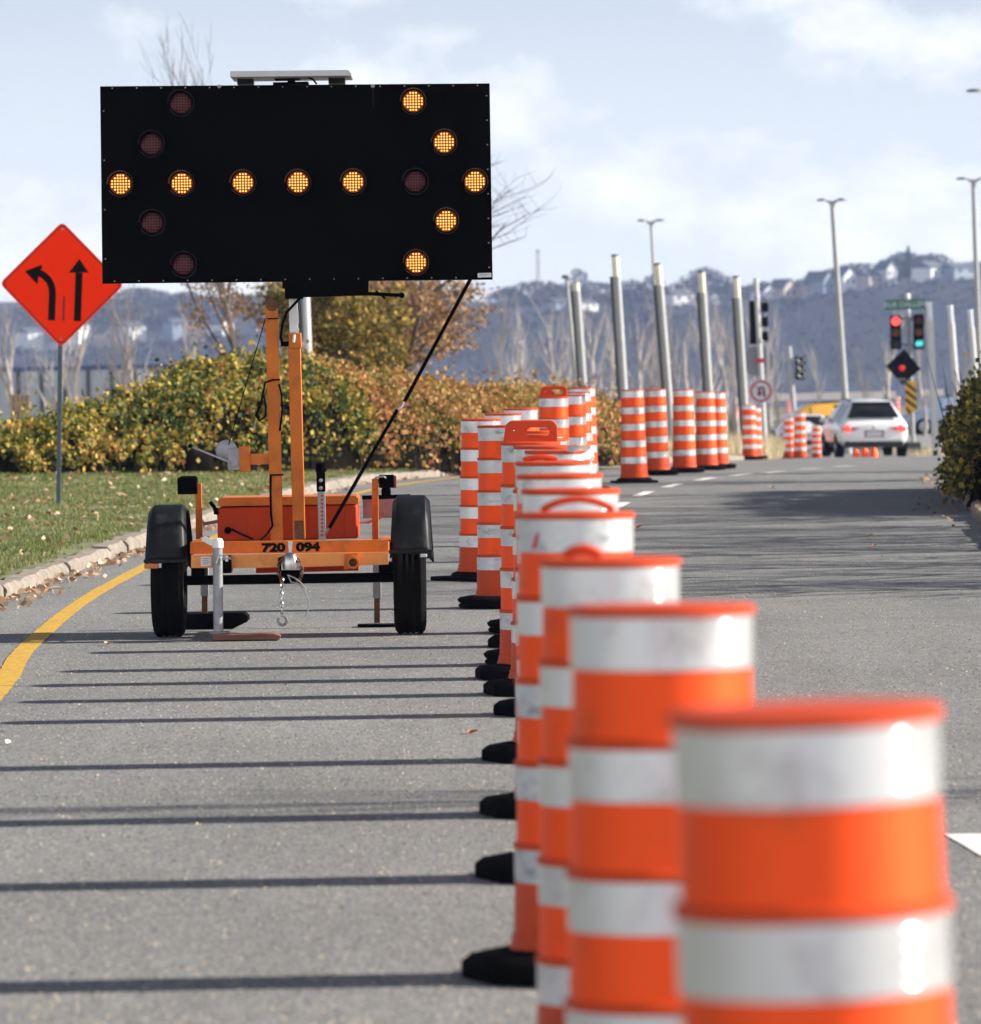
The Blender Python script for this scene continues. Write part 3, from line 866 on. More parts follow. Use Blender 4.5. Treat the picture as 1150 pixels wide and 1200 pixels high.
# ------------------------------------------------------------------ hedges
def hedge(name, label, line, depth, n_leaf, leafmat, size, bare=.35, seed=5, stem_n=500, zf=zl, skirt=.4):
    rr = random.Random(seed)
    x0, y0, _ = line[len(line)//2]
    org = Vector((x0, y0, zf(x0, y0)))
    t = thing(name, org, label, 'hedge' if 'hedge' in name else 'bush')
    seg = []
    tot = 0
    for a, c in zip(line, line[1:]):
        l_ = math.hypot(c[0]-a[0], c[1]-a[1]); seg.append((a, c, tot, l_)); tot += l_
    def pt_(u):
        d = u * tot
        for a, c, s0, l_ in seg:
            if d <= s0 + l_:
                k = (d - s0) / l_
                return a[0]+(c[0]-a[0])*k, a[1]+(c[1]-a[1])*k, a[2]+(c[2]-a[2])*k, Vector((c[0]-a[0], c[1]-a[1])).normalized()
        a = line[-1]; return a[0], a[1], a[2], Vector((1, 0))
    vs, fs = [], []
    while len(fs) < n_leaf:
        x, y, h, d = pt_(rr.random())
        nn = Vector((d.y, -d.x))
        bumpy = noise.noise(Vector((x * .9, y * .35, 1.7))) * .34 + noise.noise(Vector((x * 2.6, y * 1.1, 4.))) * .2
        h *= 1 + bumpy * .55
        th = rr.uniform(-.05, math.pi)          # from the front, over the top, to the back
        k = 1 - abs(rr.gauss(0, .11))
        cz, cr = math.sin(th), math.cos(th)
        z = h * max(0.02, (cz ** .7 if cz > 0 else 0.02)) * k
        q = (cr * depth / 2) * k * (1 + bumpy * .5)
        low = z / h
        sk_ = skirt * (.75 + .9 * noise.noise(Vector((x * 1.3, y * .5, 6.))))
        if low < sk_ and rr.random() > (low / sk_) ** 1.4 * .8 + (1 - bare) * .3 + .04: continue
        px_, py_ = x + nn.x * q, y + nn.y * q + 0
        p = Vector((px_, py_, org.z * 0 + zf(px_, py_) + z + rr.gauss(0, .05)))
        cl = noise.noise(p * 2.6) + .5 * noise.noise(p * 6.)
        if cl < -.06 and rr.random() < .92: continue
        if rr.random() < .05 and low > .7: p.z += rr.uniform(0, .3)
        rand_quad(vs, fs, p, size * rr.uniform(.55, 1.25), rr.uniform(.6, .95), rr)
    fast('foliage', vs, fs, leafmat, t, org)
    b = MB(org)
    for i in range(stem_n):
        x, y, h, d = pt_(rr.random()); nn = Vector((d.y, -d.x)); q = rr.uniform(-.42, .42) * depth
        p = Vector((x + nn.x*q, y + nn.y*q, 0)); p.z = zf(p.x, p.y) - .03
        e = p + Vector((rr.gauss(0, .22), rr.gauss(0, .22), h * rr.uniform(.5, .98)))
        m_ = p.lerp(e, .5) + Vector((rr.gauss(0, .06), rr.gauss(0, .06), 0))
        b.tube([p, m_, e], [.012, .009, .003], 3, caps=False)
    b.build('stems', M['twig'], t, fix=False)
    # near-black core put in for the shade between the leaves
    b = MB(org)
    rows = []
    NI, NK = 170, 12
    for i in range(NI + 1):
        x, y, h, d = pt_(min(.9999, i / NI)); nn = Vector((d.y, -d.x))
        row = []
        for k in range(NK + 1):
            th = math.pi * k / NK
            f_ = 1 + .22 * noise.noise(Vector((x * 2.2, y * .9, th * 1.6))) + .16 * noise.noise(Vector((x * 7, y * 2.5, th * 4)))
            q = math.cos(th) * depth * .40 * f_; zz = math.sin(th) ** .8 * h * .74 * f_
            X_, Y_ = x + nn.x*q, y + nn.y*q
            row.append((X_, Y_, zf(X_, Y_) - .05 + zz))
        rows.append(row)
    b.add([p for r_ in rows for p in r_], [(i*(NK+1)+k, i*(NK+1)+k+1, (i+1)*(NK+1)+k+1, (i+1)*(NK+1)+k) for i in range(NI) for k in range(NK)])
    b.build('shade_core', M['shade'], t, fix=False)
    return t
hedge('hedge', 'yellow and green autumn hedge behind the lane sign and the left half of the trailer',
      [(-9.5, 71.5, .40), (-6.5, 72.6, .42), (-5.7, 73.6, .55), (-5.0, 74.6, .80), (-4.2, 75.8, 1.12), (-3.4, 77.4, 1.40), (-2.6, 79.2, 1.48)], 2.6, 30000, M['leaf_yellow'], .038, seed=5, bare=.97, skirt=.66)
hedge('hedge', 'orange and rust autumn hedge running from behind the trailer mast to the drum row',
      [(-2.7, 79.0, 1.47), (-1.9, 81.0, 1.42), (-1.1, 83.2, 1.27), (-.3, 86, 1.17), (.5, 89.5, 1.1), (1.3, 94, 1.0)], 2.4, 30000, M['leaf_rust'], .036, seed=6, bare=.5, skirt=.4)
hedge('kerb_bush', 'dark green and gold bush overhanging the right kerb', [(6.05, 60.5, 1.2), (6.05, 63.0, 1.55), (6.3, 66, 1.62), (6.9, 69, 1.5)], 2.7, 17000, M['leaf_dark'], .036, seed=8, zf=zr, bare=.1, skirt=.12)
b = MB()
g = grd(1150, 590, .1)
rr = random.Random(2)
bm = bmesh.new(); bmesh.ops.create_icosphere(bm, subdivisions=3, radius=1)
vsn = [Vector((v.co.x*.24, v.co.y*.3, v.co.z*.17)) * (1 + .25*noise.noise(v.co*1.6)) + Vector((5.35, 60.3, zr(5.35, 60.3)+.10)) for v in bm.verts]
b.org = Vector((5.35, 60.3, zr(5.35, 60.3)))
b.add(vsn, [[v.index for v in f.verts] for f in bm.faces], 0, True); bm.free()
tag(b.build('boulder', M['stone']), 'pale grey boulder under the bush at the right kerb', 'rock')

# ------------------------------------------------------------------ grass, litter, grit
rg = random.Random(23)
def blades(name, label, n_, place, h0, h1, wd, m, lean=.45):
    vs, fs = [], []
    for i in range(n_):
        x, y, z = place()
        h = rg.uniform(h0, h1); a = rg.uniform(0, 6.283)
        d = Vector((math.cos(a), math.sin(a), 0)); s_ = Vector((-d.y, d.x, 0)) * wd
        if abs(s_.x) < wd * .3: s_ = Vector((wd * .5, 0, 0))
        p = Vector((x, y, z)); q = p + d * h * rg.uniform(.05, lean) + Vector((0, 0, h))
        n0 = len(vs); vs += [p - s_, p + s_, q]; fs.append((n0, n0+1, n0+2))
    return tag(fast(name, vs, fs, m), label, kind='stuff')
def p_left():
    while True:
        y = rg.uniform(39, 86); x = lerp(LEFT, y) - .2 - rg.random() ** 1.1 * 5.2
        if x < -.0825 * y - .35: continue
        d = lerp(LEFT, y) - x
        if d < .35 and noise.noise(Vector((x*3, y*1.2, 3))) < -.1 : continue
        if noise.noise(Vector((x*2.1, y*.9, 8))) < -.5 : continue
        return x, y, zl(x, y) - .005
blades('lawn_grass', 'short green lawn grass between the kerb and the hedge', 85000, p_left, .018, .05, .006, M['grass'])
def p_far():
    y = rg.uniform(239, 283); return rg.uniform(-24, 24), y, zp(y) + .05
blades('verge_grass', 'green grass strip beyond the crossing', 14000, p_far, .08, .25, .03, M['grass'])
def p_dry():
    while True:
        if rg.random() < .25: y = rg.uniform(96, 122); x = lerp(LEFT, y) - .5 - rg.random() * 3.2
        else: y = rg.uniform(116, 168); x = lerp(LEFT, y) - .25 - rg.random() * 4.5
        if x > .0487 * y: continue        # bare ground round the feet of the far drums
        return x, y, zp(y) - .06
blades('tall_dry_grass', 'tall straw-coloured grass on the median beyond the hedge', 34000, p_dry, .22, .66, .012, M['dry_grass'], .5)
def p_dry2():
    y = rg.uniform(150, 190); return lerp(RIGHT, y) + .1 + rg.random() * 8, y, zp(y) - .06
blades('dry_verge_grass', 'low straw grass on the verge right of the white car', 9000, p_dry2, .05, .28, .012, M['dry_grass'], .6)
vs, fs = [], []
for i in range(2000):
    u = rg.random()
    if u < .42:      # gutter
        y = rg.choice((rg.uniform(40, 62), rg.uniform(40, 90))); x = lerp(LEFT, y) + abs(rg.gauss(0, .13)) + .02; z = zp(y) + .012
        if noise.noise(Vector((y * .9, 2, 2))) < -.05 and rg.random() < .8: continue
    elif u < .93:
        x, y, z = p_left(); z += .025
    else:
        y = rg.uniform(56, 75); x = lerp(RIGHT, y) + rg.uniform(-.5, .5); z = zp(y) + (.02 if x < lerp(RIGHT, y) else .13)
    s_ = rg.uniform(.016, .042)
    n0 = len(vs)
    rand_quad(vs, fs, Vector((x, y, z + s_*.3)), s_, .65, rg, .55)
tag(fast('leaf_litter', vs, fs, M['litter']), 'dry tan leaves drifted along the left kerb and lawn', kind='stuff')
def oct_(vs, fs, p, s_, rr):
    n0 = len(vs)
    a, b_, c_ = s_*rr.uniform(.7, 1.3), s_*rr.uniform(.7, 1.3), s_*rr.uniform(.6, 1.)
    th = rr.uniform(0, 3.14); co, si = math.cos(th), math.sin(th)
    for (x, y, z) in ((a,0,0),(0,b_,0),(-a,0,0),(0,-b_,0),(0,0,c_)):
        vs.append(p + Vector((x*co-y*si, x*si+y*co, z)))
    for k in range(4): fs.append((n0+k, n0+(k+1) % 4, n0+4))
vs, fs = [], []
for i in range(42000):
    y = 14 + 40 * rg.random() ** 1.6
    x = rg.uniform(-.084 * y - .2, .084 * y + .2)
    if x < lerp(LEFT, y) + .05: continue
    s_ = rg.choice((.0025, .003, .0036, .005, .004)) * (1.6 if rg.random() < .04 else 1)
    oct_(vs, fs, Vector((x, y, zp(y))), s_, rg)
tag(fast('grit', vs, fs, M['grit']), 'loose sand and grit specks over the asphalt', kind='stuff')

def leaf_on_road(px, py, size, m, label, seed):
    rr = random.Random(seed); g = grd(px, py)
    b = MB(g); nl = 9
    pts = []
    for i in range(nl):
        a = 2*math.pi*i/nl; r_ = size * (1 if i % 2 == 0 else .62) * rr.uniform(.8, 1.15)
        pts.append(g + Vector((math.cos(a)*r_, math.sin(a)*r_, .008 + abs(math.cos(a*1.0+rr.random()))*size*.55)))
    c = g + Vector((0, 0, .006))
    b.add([c] + pts, [(0, i+1, (i+1) % nl + 1) for i in range(nl)])
    return tag(b.build('fallen_leaf', m, fix=False), label, 'leaf')
MLT = [mat('tan dead leaf', (.50, .33, .22), .8, var=.2, vscale=30), mat('russet dead leaf', (.42, .13, .05), .8, var=.2, vscale=30), mat('white paper scrap', (.8, .79, .76), .8)]
leaf_on_road(127, 757, .035, MLT[0], 'curled tan leaf on the asphalt below the left trailer wheel', 1)
leaf_on_road(552, 861, .030, MLT[1], 'russet leaf lying between two drum bases', 2)
leaf_on_road(12, 873, .028, MLT[2], 'white scrap on the asphalt at the left edge', 3)
leaf_on_road(905, 573, .05, MLT[0], 'tan leaf alone on the far lane past the tree shadows', 4)
leaf_on_road(747, 619, .05, MLT[1], 'brown leaf beside the drum row in the streaked shade', 5)
leaf_on_road(1018, 629, .042, MLT[0], 'small tan leaf near the right kerb in the shade', 6)
leaf_on_road(1025, 641, .04, MLT[1], 'brown leaf just nearer than the tan one by the right kerb', 7)
leaf_on_road(1070, 599, .045, MLT[0], 'pale leaf at the edge of the bush shadow', 8)
leaf_on_road(60, 683, .04, MLT[2], 'pale leaf between the kerb and the yellow line', 9)

# ------------------------------------------------------------------ traffic drums
def drum_proto():
    t = thing('traffic_drum', (0, 0, 0), 'x', 'traffic drum')
    pr = [(.168, .066, 1), (.186, .068, 1), (.186, .085, 1), (.180, .100, 1), (.180, .115, 1), (.174, .122, 1), (.170, .245, 1)]
    bands = []
    for k in range(4, -1, -1):
        zt = 1.205 - .216 * k; Rk = .149 + .0048 * k
        if k < 4: pass
        pr += [(Rk - .001, zt - .087, 0), (Rk - .001, zt, 1), (Rk + .0055, zt + .001, 1), (Rk + .0055, zt + .013, 1)]
        bands.append((zt, Rk))
        if k > 0:
            pr += [(.149 + .0048*(k-1) + .0012, zt + .017, 0)]
    b = MB(); b.lathe(pr, n=48); b.build('body', [M['drum_reflect'], M['drum_plastic']], t)
    for zt, Rk in bands[::-1]:
        b = MB(); b.lathe([(Rk - .001, zt - .0005), (Rk + .0022, zt - .0008), (Rk + .0022, zt - .0862), (Rk - .001, zt - .0865)], n=48)
        b.build('reflective_band', M['band'], t)
    b = MB(); b.lathe([(.156, 1.211), (.156, 1.2185), (.150, 1.222), (.12, 1.223), (.06, 1.2235), (.001, 1.2236)], n=48)
    b.build('lid', M['drum_plastic'], t)
    return t
def arc(cx, cy, r_, a0, a1, n_): return [(cx + r_*math.cos(R(a0 + (a1-a0)*i/n_)), cy + r_*math.sin(R(a0 + (a1-a0)*i/n_))) for i in range(n_ + 1)]
def handle_mesh():
    b = MB()
    outer = [(-.135, 0), (.135, 0)] + arc(.098, .068, .037, 0, 90, 6) + arc(-.085, .065, .04, 90, 165, 6)
    hole = (arc(.075, .048, .031, 90, -90, 8) + arc(.005, .048, .031, 270, 90, 8))[::-1]
    dot = [(-.085 + .011*math.cos(a*math.pi/5), .056 + .011*math.sin(a*math.pi/5)) for a in range(10)][::-1]
    outline_mesh(b, [outer, hole, dot], ((0, 0, 1.223), (1, 0, 0), (0, 0, 1), (0, -1, 0)), .032, .006)
    b.box((0, 0, 1.226), (.27, .06, .012))
    return b
DP = drum_proto()
bases = []
b = MB()     # cast octagonal rubber foot
oc = lambda r_, z: [(r_*math.cos(R(22.5 + 45*i)), r_*math.sin(R(22.5 + 45*i)), z) for i in range(8)]
def stack(b, rings):
    n_ = len(rings[0]); vs = [p for r_ in rings for p in r_]
    b.add(vs, [(i*n_+k, i*n_+(k+1) % n_, (i+1)*n_+(k+1) % n_, (i+1)*n_+k) for i in range(len(rings)-1) for k in range(n_)] + [tuple(range(n_))[::-1], tuple((len(rings)-1)*n_+k for k in range(n_))])
stack(b, [oc(.315, 0), oc(.315, .045), oc(.285, .066), oc(.21, .07), oc(.2, .08), oc(.19, .08)])
bases.append(b.build('rubber_base', M['rubber'], DP, bevel=.006))
b = MB()     # recycled tyre rings
b.lathe([(.20, 0), (.29, .004), (.30, .02), (.285, .034), (.30, .045), (.305, .06), (.285, .075), (.22, .085), (.19, .08)], n=30)
bases.append(b.build('rubber_base', M['rubber'], DP)); 
b = MB()     # thin square mat
b.box((0, 0, .016), (.56, .56, .032)); b.lathe([(.24, .032), (.23, .055), (.19, .07)], n=24)
bases.append(b.build('rubber_base', M['rubber'], DP, bevel=.008))
for o in bases: o.parent = None
H_ob = handle_mesh().build('handle', M['drum_plastic'])
band_parts_first = True
DGROUP = 'orange and white drums of the long row'
def put_drum(x, y, label, base=0, handle=None, rz=None, scale=1., group=DGROUP, tilt=(0, 0), worn=False):
    o = copy_tree(DP)
    o['label'] = label; o['group'] = group
    o.location = (x, y, zp(y) + .001)
    o.rotation_euler = (tilt[0], tilt[1], random.uniform(-1, 1) if rz is None else rz)
    o.scale = (scale, scale, scale)
    bs = bases[base].copy(); COL.objects.link(bs); bs.parent = o
    bs.rotation_euler = (0, 0, random.uniform(-.3, .3))
    if handle is not None:
        h = H_ob.copy(); COL.objects.link(h); h.parent = o; h.rotation_euler = (0, 0, handle - (o.rotation_euler.z))
    if worn:
        for c in kids(o):
            if c.name.startswith('reflective_band') and random.random() < .8:
                c.data = SCB[c.data.name] if c.data.name in SCB else c.data
    return o
SCB = {}
for c in kids(DP):
    if c.name.startswith('reflective_band'):
        me = c.data.copy(); me.materials.clear(); me.materials.append(M['scuffed_band']); SCB[c.data.name] = me
random.seed(12)
ROW = [  # left px, width px, label, base kind, handle angle, worn
 (785, 312, 'large blurred drum nearest the camera at the lower right', 0, None, 0),
 (666, 215, 'blurred drum second from the camera, just left of the nearest', 0, None, 0),
 (632, 165, 'third drum from the camera with a bent handle stub on its lid', 0, None, 0),
 (607, 134, 'fourth drum from the camera with an arched handle and a red scuff', 0, None, 1),
 (612, 112, 'fifth drum from the camera, lid just above the arched handle', 0, None, 0),
 (610, 98, 'sixth drum from the camera in the long row', 0, None, 0),
 (608, 86, 'seventh drum from the camera, stained top band and dented rim', 0, None, 1),
 (616, 76, 'eighth drum from the camera with its top right corner torn and crumpled', 0, None, 1),
 (602, 71.5, 'ninth drum from the camera, between the torn one and the upright handle', 0, None, 0),
 (589, 68, 'tenth drum from the camera with a tall plate handle and scuffed bands', 0, 0.05, 1),
 (598, 65, 'eleventh drum from the camera, mostly hidden behind the tall-handled one', 1, None, 0),
 (600, 61, 'twelfth drum from the camera, hidden behind two nearer ones', 0, None, 0),
 (599, 58, '13th drum from the camera, rim seen through the tall handle', 1, None, 0),
 (562, 52.5, '14th drum from the camera, on stacked tyre rings with cracked bands', 1, None, 1),
 (541, 46.5, '15th drum from the camera, leftmost of the row, nearest the trailer wheel', 2, None, 0),
 (571, 42.6, '16th drum from the camera, lid showing just behind the leftmost', 1, None, 0),
 (594, 39.5, '17th drum from the camera, with a wide white top band against the hedge', 1, None, 0),
 (633.5, 34, '18th drum from the camera with an upright handle in front of the hedge end', 1, 0.05, 0),
 (654, 33.2, '19th drum from the camera, right beside the far upright-handled drum', 1, None, 0),
 (663, 32.2, '20th drum from the camera, overlapping two others', 1, None, 0),
 (669.5, 30.5, 'farthest drum of the long row, 21st from the camera', 1, None, 0)]
drums = []
for (lx, wd, lab, bk, hd, worn) in ROW:
    Y = FPX * .30 / wd
    x = (lx + wd/2 - CX) / FPX * Y
    tz = zp(Y)
    dr = put_drum(x, Y + 0., lab, bk, hd, scale={312: .993, 215: .99, 165: .977}.get(wd, 1.), worn=worn, tilt=(random.uniform(-.008, .008), random.uniform(-.008, .004)))
    if wd == 312: dr.rotation_euler = (0, -.026, 0); dr.location.x += .0315     # the nearest drum leans
    drums.append(dr)
# damage that sets single drums apart
def extra(dr, name, b, m):
    o = b.build(name, m, dr); return o
d4 = drums[3]; a_ = -d4.rotation_euler.z
def arch(dr, x0, x1, h, r_, y0=0.):
    a_ = -dr.rotation_euler.z; co, si = math.cos(a_), math.sin(a_)
    b = MB(); pts = []
    for i in range(13):
        t_ = i / 12; x = x0 + (x1-x0)*t_; z = 1.226 + h * math.sin(math.pi * t_) ** .8
        pts.append((x*co - y0*si, x*si + y0*co, z))
    b.tube(pts, r_, 8); return b
extra(d4, 'handle', arch(drums[3], -.09, .10, .030, .010), M['drum_plastic'])
extra(drums[2], 'handle', arch(drums[2], -.10, -.02, .018, .012, -.05), M['drum_plastic'])
extra(drums[6], 'handle', arch(drums[6], -.12, .02, .012, .012, .02), M['drum_plastic'])
b = MB(); rr = random.Random(9)
a_ = -drums[7].rotation_euler.z
gx = []
for i in range(7):
    for j in range(7):
        th = a_ + R(-75 + 15*i + 0) ; r_ = .158 + rr.uniform(-.012, .02) + .012*math.sin(j*1.9 + i)
        gx.append((r_*math.cos(th), r_*math.sin(th), 1.245 - .026*j + rr.uniform(-.006, .008)))
b.add(gx, [(i*7+j, i*7+j+1, (i+1)*7+j+1, (i+1)*7+j) for i in range(6) for j in range(6)])
extra(drums[7], 'torn_band', b, M['scuffed_band'])
b = MB(); 
a_ = -drums[3].rotation_euler.z
pts = []
for (px_, zz) in ((-.117, 1.13), (-.108, 1.165), (-.098, 1.172), (-.104, 1.14), (-.112, 1.125)):
    th = a_ + math.asin(px_ / .154) - math.pi/2
    pts.append((.1535*math.cos(th), .1535*math.sin(th), zz))
b.add(pts, [tuple(range(5))]); b.build('scuff_mark', mat('red scuff', (.6, .02, .05), .6), drums[3], fix=False)

G2 = 'orange and white drums of the far row'
FAR = [  # centre px, Y, label, base, top py(None)
 (744, 73.5, 'nearest drum of the far row, on a thin black mat with a scraped lower shell', 2),
 (771.5, 79.5, 'second drum of the far row, leaning beside the nearest, on tyre rings', 1),
 (803, 82, 'third drum of the far row, scuffed dark on its left side', 1),
 (829, 87, 'fourth drum of the far row', 1),
 (842, 89.5, 'fifth drum of the far row, overlapping the fourth on its right', 1),
 (727, 103, 'lone drum left of and behind the far row', 1),
 (880, 114, 'single drum standing in front of the dry grass under the round sign', 1)]
for (cx_, Y, lab, bk) in FAR:
    x = (cx_ - CX) / FPX * Y + (.0)
    s_ = .94 if Y < 100 else (.90 if Y < 110 else .86)
    put_drum(x, Y, lab, bk, None, group=G2, worn=(cx_ == 803), tilt=(0, -.012 - (.02 if cx_ == 771.5 else 0)), scale=s_)
x = (886 - CX) / FPX * 119; put_drum(x, 119, 'drum half hidden behind the single one by the dry grass', 1, group=G2, scale=.84)
G3 = 'small distant drums around the crossing'
for (cx_, top, bot, lab) in ((926, 487, 537, 'distant drum left of the white cars, leftmost of three'), (938.5, 484, 540, 'distant drum left of the white cars, middle of three'),
                             (958, 498, 539, 'low distant drum in front of the small white car'), (863.5, 462, 494, 'tiny far drum left of the no-turn sign'),
                             (904, 472, 492, 'tiny far drum right of the no-turn sign pole'), (904, 486, 505, 'tiny far drum with a round white top beside the dry grass'),
                             (926, 463, 484, 'tiny far drum by the small signal post'), (1052.5, 455, 484, 'tall far drum right of the white car roof'),
                             (956, 464, 480, 'tiny far drum above the yellow car'), (981, 458, 476, 'far wide drum above the white car roof')):
    hp = bot - top
    Y = 1.22 * FPX / hp
    if hp < 45: Y = 1.22 * FPX / max(hp, 26)
    if (cx_, top) == (958, 498): Y = 150; 
    if (cx_, top) == (926, 487): Y = 164
    if (cx_, top) == (938.5, 484): Y = 152
    s_ = hp / FPX * Y / 1.22
    x = (cx_ - CX) / FPX * Y
    o = put_drum(x, Y, lab, 1, group=G3, scale=s_)
    o.location.z = zp(Y) - .05
for c in [DP] + kids(DP) + bases + [H_ob]:
    bpy.data.objects.remove(c)

# ------------------------------------------------------------------ lane sign on the lawn
YS = 62.
def ppoly(b, pts, Y, th=.004, mi=0):
    b.prism([at(px, py, Y) for px, py in pts], (0, th, 0), mi)
base = at(68, 605, YS); base.z = zl(base.x, base.y)
t = thing('lane_sign', base, 'orange diamond lane sign with a left-curving and a straight arrow on a steel post', 'sign')
def zs(x, y): return (x / 6.667, 240 + y / 6.667)
def rounded(corn, r_):
    out = []
    n_ = len(corn)
    for i, c in enumerate(corn):
        c = Vector(c); a = (Vector(corn[i-1]) - c).normalized(); d = (Vector(corn[(i+1) % n_]) - c).normalized()
        for k in range(5):
            t_ = k / 4; out.append(tuple(c + a*r_*(1-t_)**2 + d*r_*t_**2))
    return out
corners = [(73, 259.5), (145.5, 333.5), (71.5, 407), (-.5, 332)]
b = MB(base); ppoly(b, rounded(corners, 7), YS, .004); b.build('sign_face', M['sign_orange'], t)
cc = Vector((72.3, 333))
def inset(k): return [tuple(cc + (Vector(c) - cc) * k) for c in corners]
b = MB(base)
o1, o2 = rounded(inset(.965), 6), rounded(inset(.945), 6)
n_ = len(o1)
v1 = [at(x, y, YS - .003) for x, y in o1] + [at(x, y, YS - .003) for x, y in o2]
b.add(v1, [(i, (i+1) % n_, n_ + (i+1) % n_, n_ + i) for i in range(n_)])
b.build('border', M['sign_dark'], t, fix=False)
def band_pts(cl, wds):
    L_, R_ = [], []
    for i, c in enumerate(cl):
        d = (Vector(cl[min(i+1, len(cl)-1)]) - Vector(cl[max(i-1, 0)])).normalized(); nn = Vector((-d.y, d.x))
        w_ = wds if not isinstance(wds, (list, tuple)) else wds[i]
        L_.append(Vector(c) + nn*w_/2); R_.append(Vector(c) - nn*w_/2)
    return L_, R_
b = MB(base)
def ribbon(b, cl, wd, Y):
    L_, R_ = band_pts(cl, wd)
    vs = [at(*zs(*q), Y) for q in L_] + [at(*zs(*q), Y) for q in R_]
    n_ = len(cl); b.add(vs, [(i, i+1, n_+i+1, n_+i) for i in range(n_-1)])
ribbon(b, [(402, 902), (406, 800), (410, 690), (406, 650), (393, 610), (370, 575), (335, 545), (290, 525)], 54, YS - .003)
b.add([at(*zs(*q), YS - .0035) for q in ((195, 518), (325, 468), (330, 492), (300, 530), (298, 595), (290, 620))], [(0, 1, 2, 3, 4, 5)])
b.build('curved_arrow', M['ink'], t, fix=False)
b = MB(base)
ribbon(b, [(604, 908), (611, 720), (618, 528)], 55, YS - .003)
b.add([at(*zs(*q), YS - .0035) for q in ((538, 530), (620, 422), (694, 530), (618, 526))], [(0, 1, 2, 3)])
b.build('straight_arrow', M['ink'], t, fix=False)
b = MB(base); ribbon(b, [(494, 905), (501, 715)], 14, YS - .003); b.build('lane_line', M['sign_dark'], t, fix=False)
for q in ((488, 190), (476, 1048)):
    p = at(*zs(*q), YS - .004); MB(base).lathe([(.001, .006), (.010, .005), (.012, 0)], p, 12, rot=Matrix.Rotation(R(90), 3, 'X')).build('bolt', M['galv'], t)
b = MB(base)
top = at(72.5, 270, YS + .03); bot = base + Vector((0, .03, -.1))
d = (top - bot)
b.bar(bot, top, .055, .045); 
po = b.build('post', M['post'], t)
b = MB(base)
for k in range(62):
    p = bot.lerp(top, .05 + .93*k/62) + Vector((.0, -.024, 0))
    b.lathe([(.001, 0), (.008, 0)], p, 8, rot=Matrix.Rotation(R(90), 3, 'X'))
ho = b.build('punched_holes', M['ink'], po, fix=False)

# ------------------------------------------------------------------ arrow board trailer
YF, YW, YM, YB, YX, YR = 35.72, 36.2, 36.1, 35.98, 36.45, 37.0   # front beam, axle, mast, board, box, rear
TO = at(340, 745, 36.2); TO.z = 0
T = thing('arrow_board_trailer', TO, 'orange road trailer with a raised black flashing arrow board pointing right', 'trailer')
def pbox(b, x0, y0, x1, y1, Y, d, mi=0, sk=0.):
    """box whose front covers the photo rectangle at depth Y"""
    a, c = at(x0, y1, Y), at(x1, y0, Y)
    b.box(((a.x+c.x)/2, Y + d/2, (a.z+c.z)/2), (abs(c.x-a.x), d, abs(c.z-a.z)), Matrix.Rotation(-ROLL if sk == 0 else sk, 3, 'Y'), mi)
def P(x, y, Y): return at(x, y, Y)
RX = Matrix.Rotation(R(90), 3, 'X')

# frame
b = MB(TO)
def hbeam(x0, x1, yl, yr, hpx, Y, d, mi=0):
    p = [P(x0, yl, Y), P(x1, yr, Y), P(x1, yr + hpx, Y), P(x0, yl + hpx, Y)]
    b.prism(p, (0, d, 0), mi)
hbeam(223, 455, 635.3, 632.6, 14, YF, .075)
for xx in (229, 450):                                   # side rails back to the axle and tail
    a, c = P(xx, 642, YF + .075), P(xx, 642, YF + .075); c = Vector((a.x, YR, a.z))
    b.bar(a, c, .06, .07)
pbox(b, 229, 633, 450, 645, YR - .06, .06)
pbox(b, 300, 633, 372, 645, YM - .05, .1)
fr = b.build('frame', M['orange'], T, bevel=.004)
b = MB(TO)
p = [P(224, 650.5, YF - .06), P(455, 647, YF - .06), P(455, 661.5, YF - .06), P(273, 666, YF - .06), P(272, 671, YF - .06), P(258, 671, YF - .06), P(258, 665.5, YF - .06), P(224, 665.5, YF - .06)]
b.prism(p, (0, .075, 0)); b.build('front_beam', M['orange_light'], T, bevel=.004)
for tx, cxp in (('720', P(320.5, 642.2, YF - .002)), ('094', P(361, 641.4, YF - .002))):
    b = MB(TO)
    text_mb(b, tx, .068, cxp, (1.36 * math.cos(ROLL), 0, math.sin(ROLL)), (-math.sin(ROLL), 0, math.cos(ROLL)), (0, -1, 0), .001, bold=.0042)
    b.build('number', M['ink'], fr, fix=False)
b = MB(TO); pbox(b, 235.5, 652.5, 247.5, 663.5, YF - .064, .003); st = b.build('sticker', M['sticker'], T)
b = MB(TO)
for k in range(4): pbox(b, 237, 654.2 + k*2.1, 246 - (k % 2)*2, 655 + k*2.1, YF - .0655, .001)
b.build('sticker_print', M['sticker_ink'], st)
# jack bracket with a round hole on the right of the front beam
b = MB(TO); q = P(411.5, 657, YF - .075)
b.prism([P(404, 649, YF-.08), P(419, 648, YF-.08), P(419, 665, YF-.08), P(403, 667.5, YF-.08)], (0, .02, 0))
b.lathe([(.038, .0), (.038, -.05), (.024, -.05), (.024, 0)], P(414, 659, YF - .08) , 20, rot=Matrix.Rotation(R(-90), 3, 'X'))
br = b.build('jack_bracket', M['orange'], T)
MB(TO).lathe([(.001, 0), (.024, 0)], P(414, 659, YF - .095), 20, rot=RX).build('bracket_hole', M['rust'], br, fix=False)
# axle
b = MB(TO)
hb = [P(216, 675, YW), P(466, 671, YW), P(466, 682, YW), P(216, 686, YW)]
b.prism(hb, (0, .06, 0))
pbox(b, 224, 666, 240, 676, YW - .1, .35); pbox(b, 444, 660, 461, 671, YW - .1, .35)
b.build('axle', M['black'], T, bevel=.004)
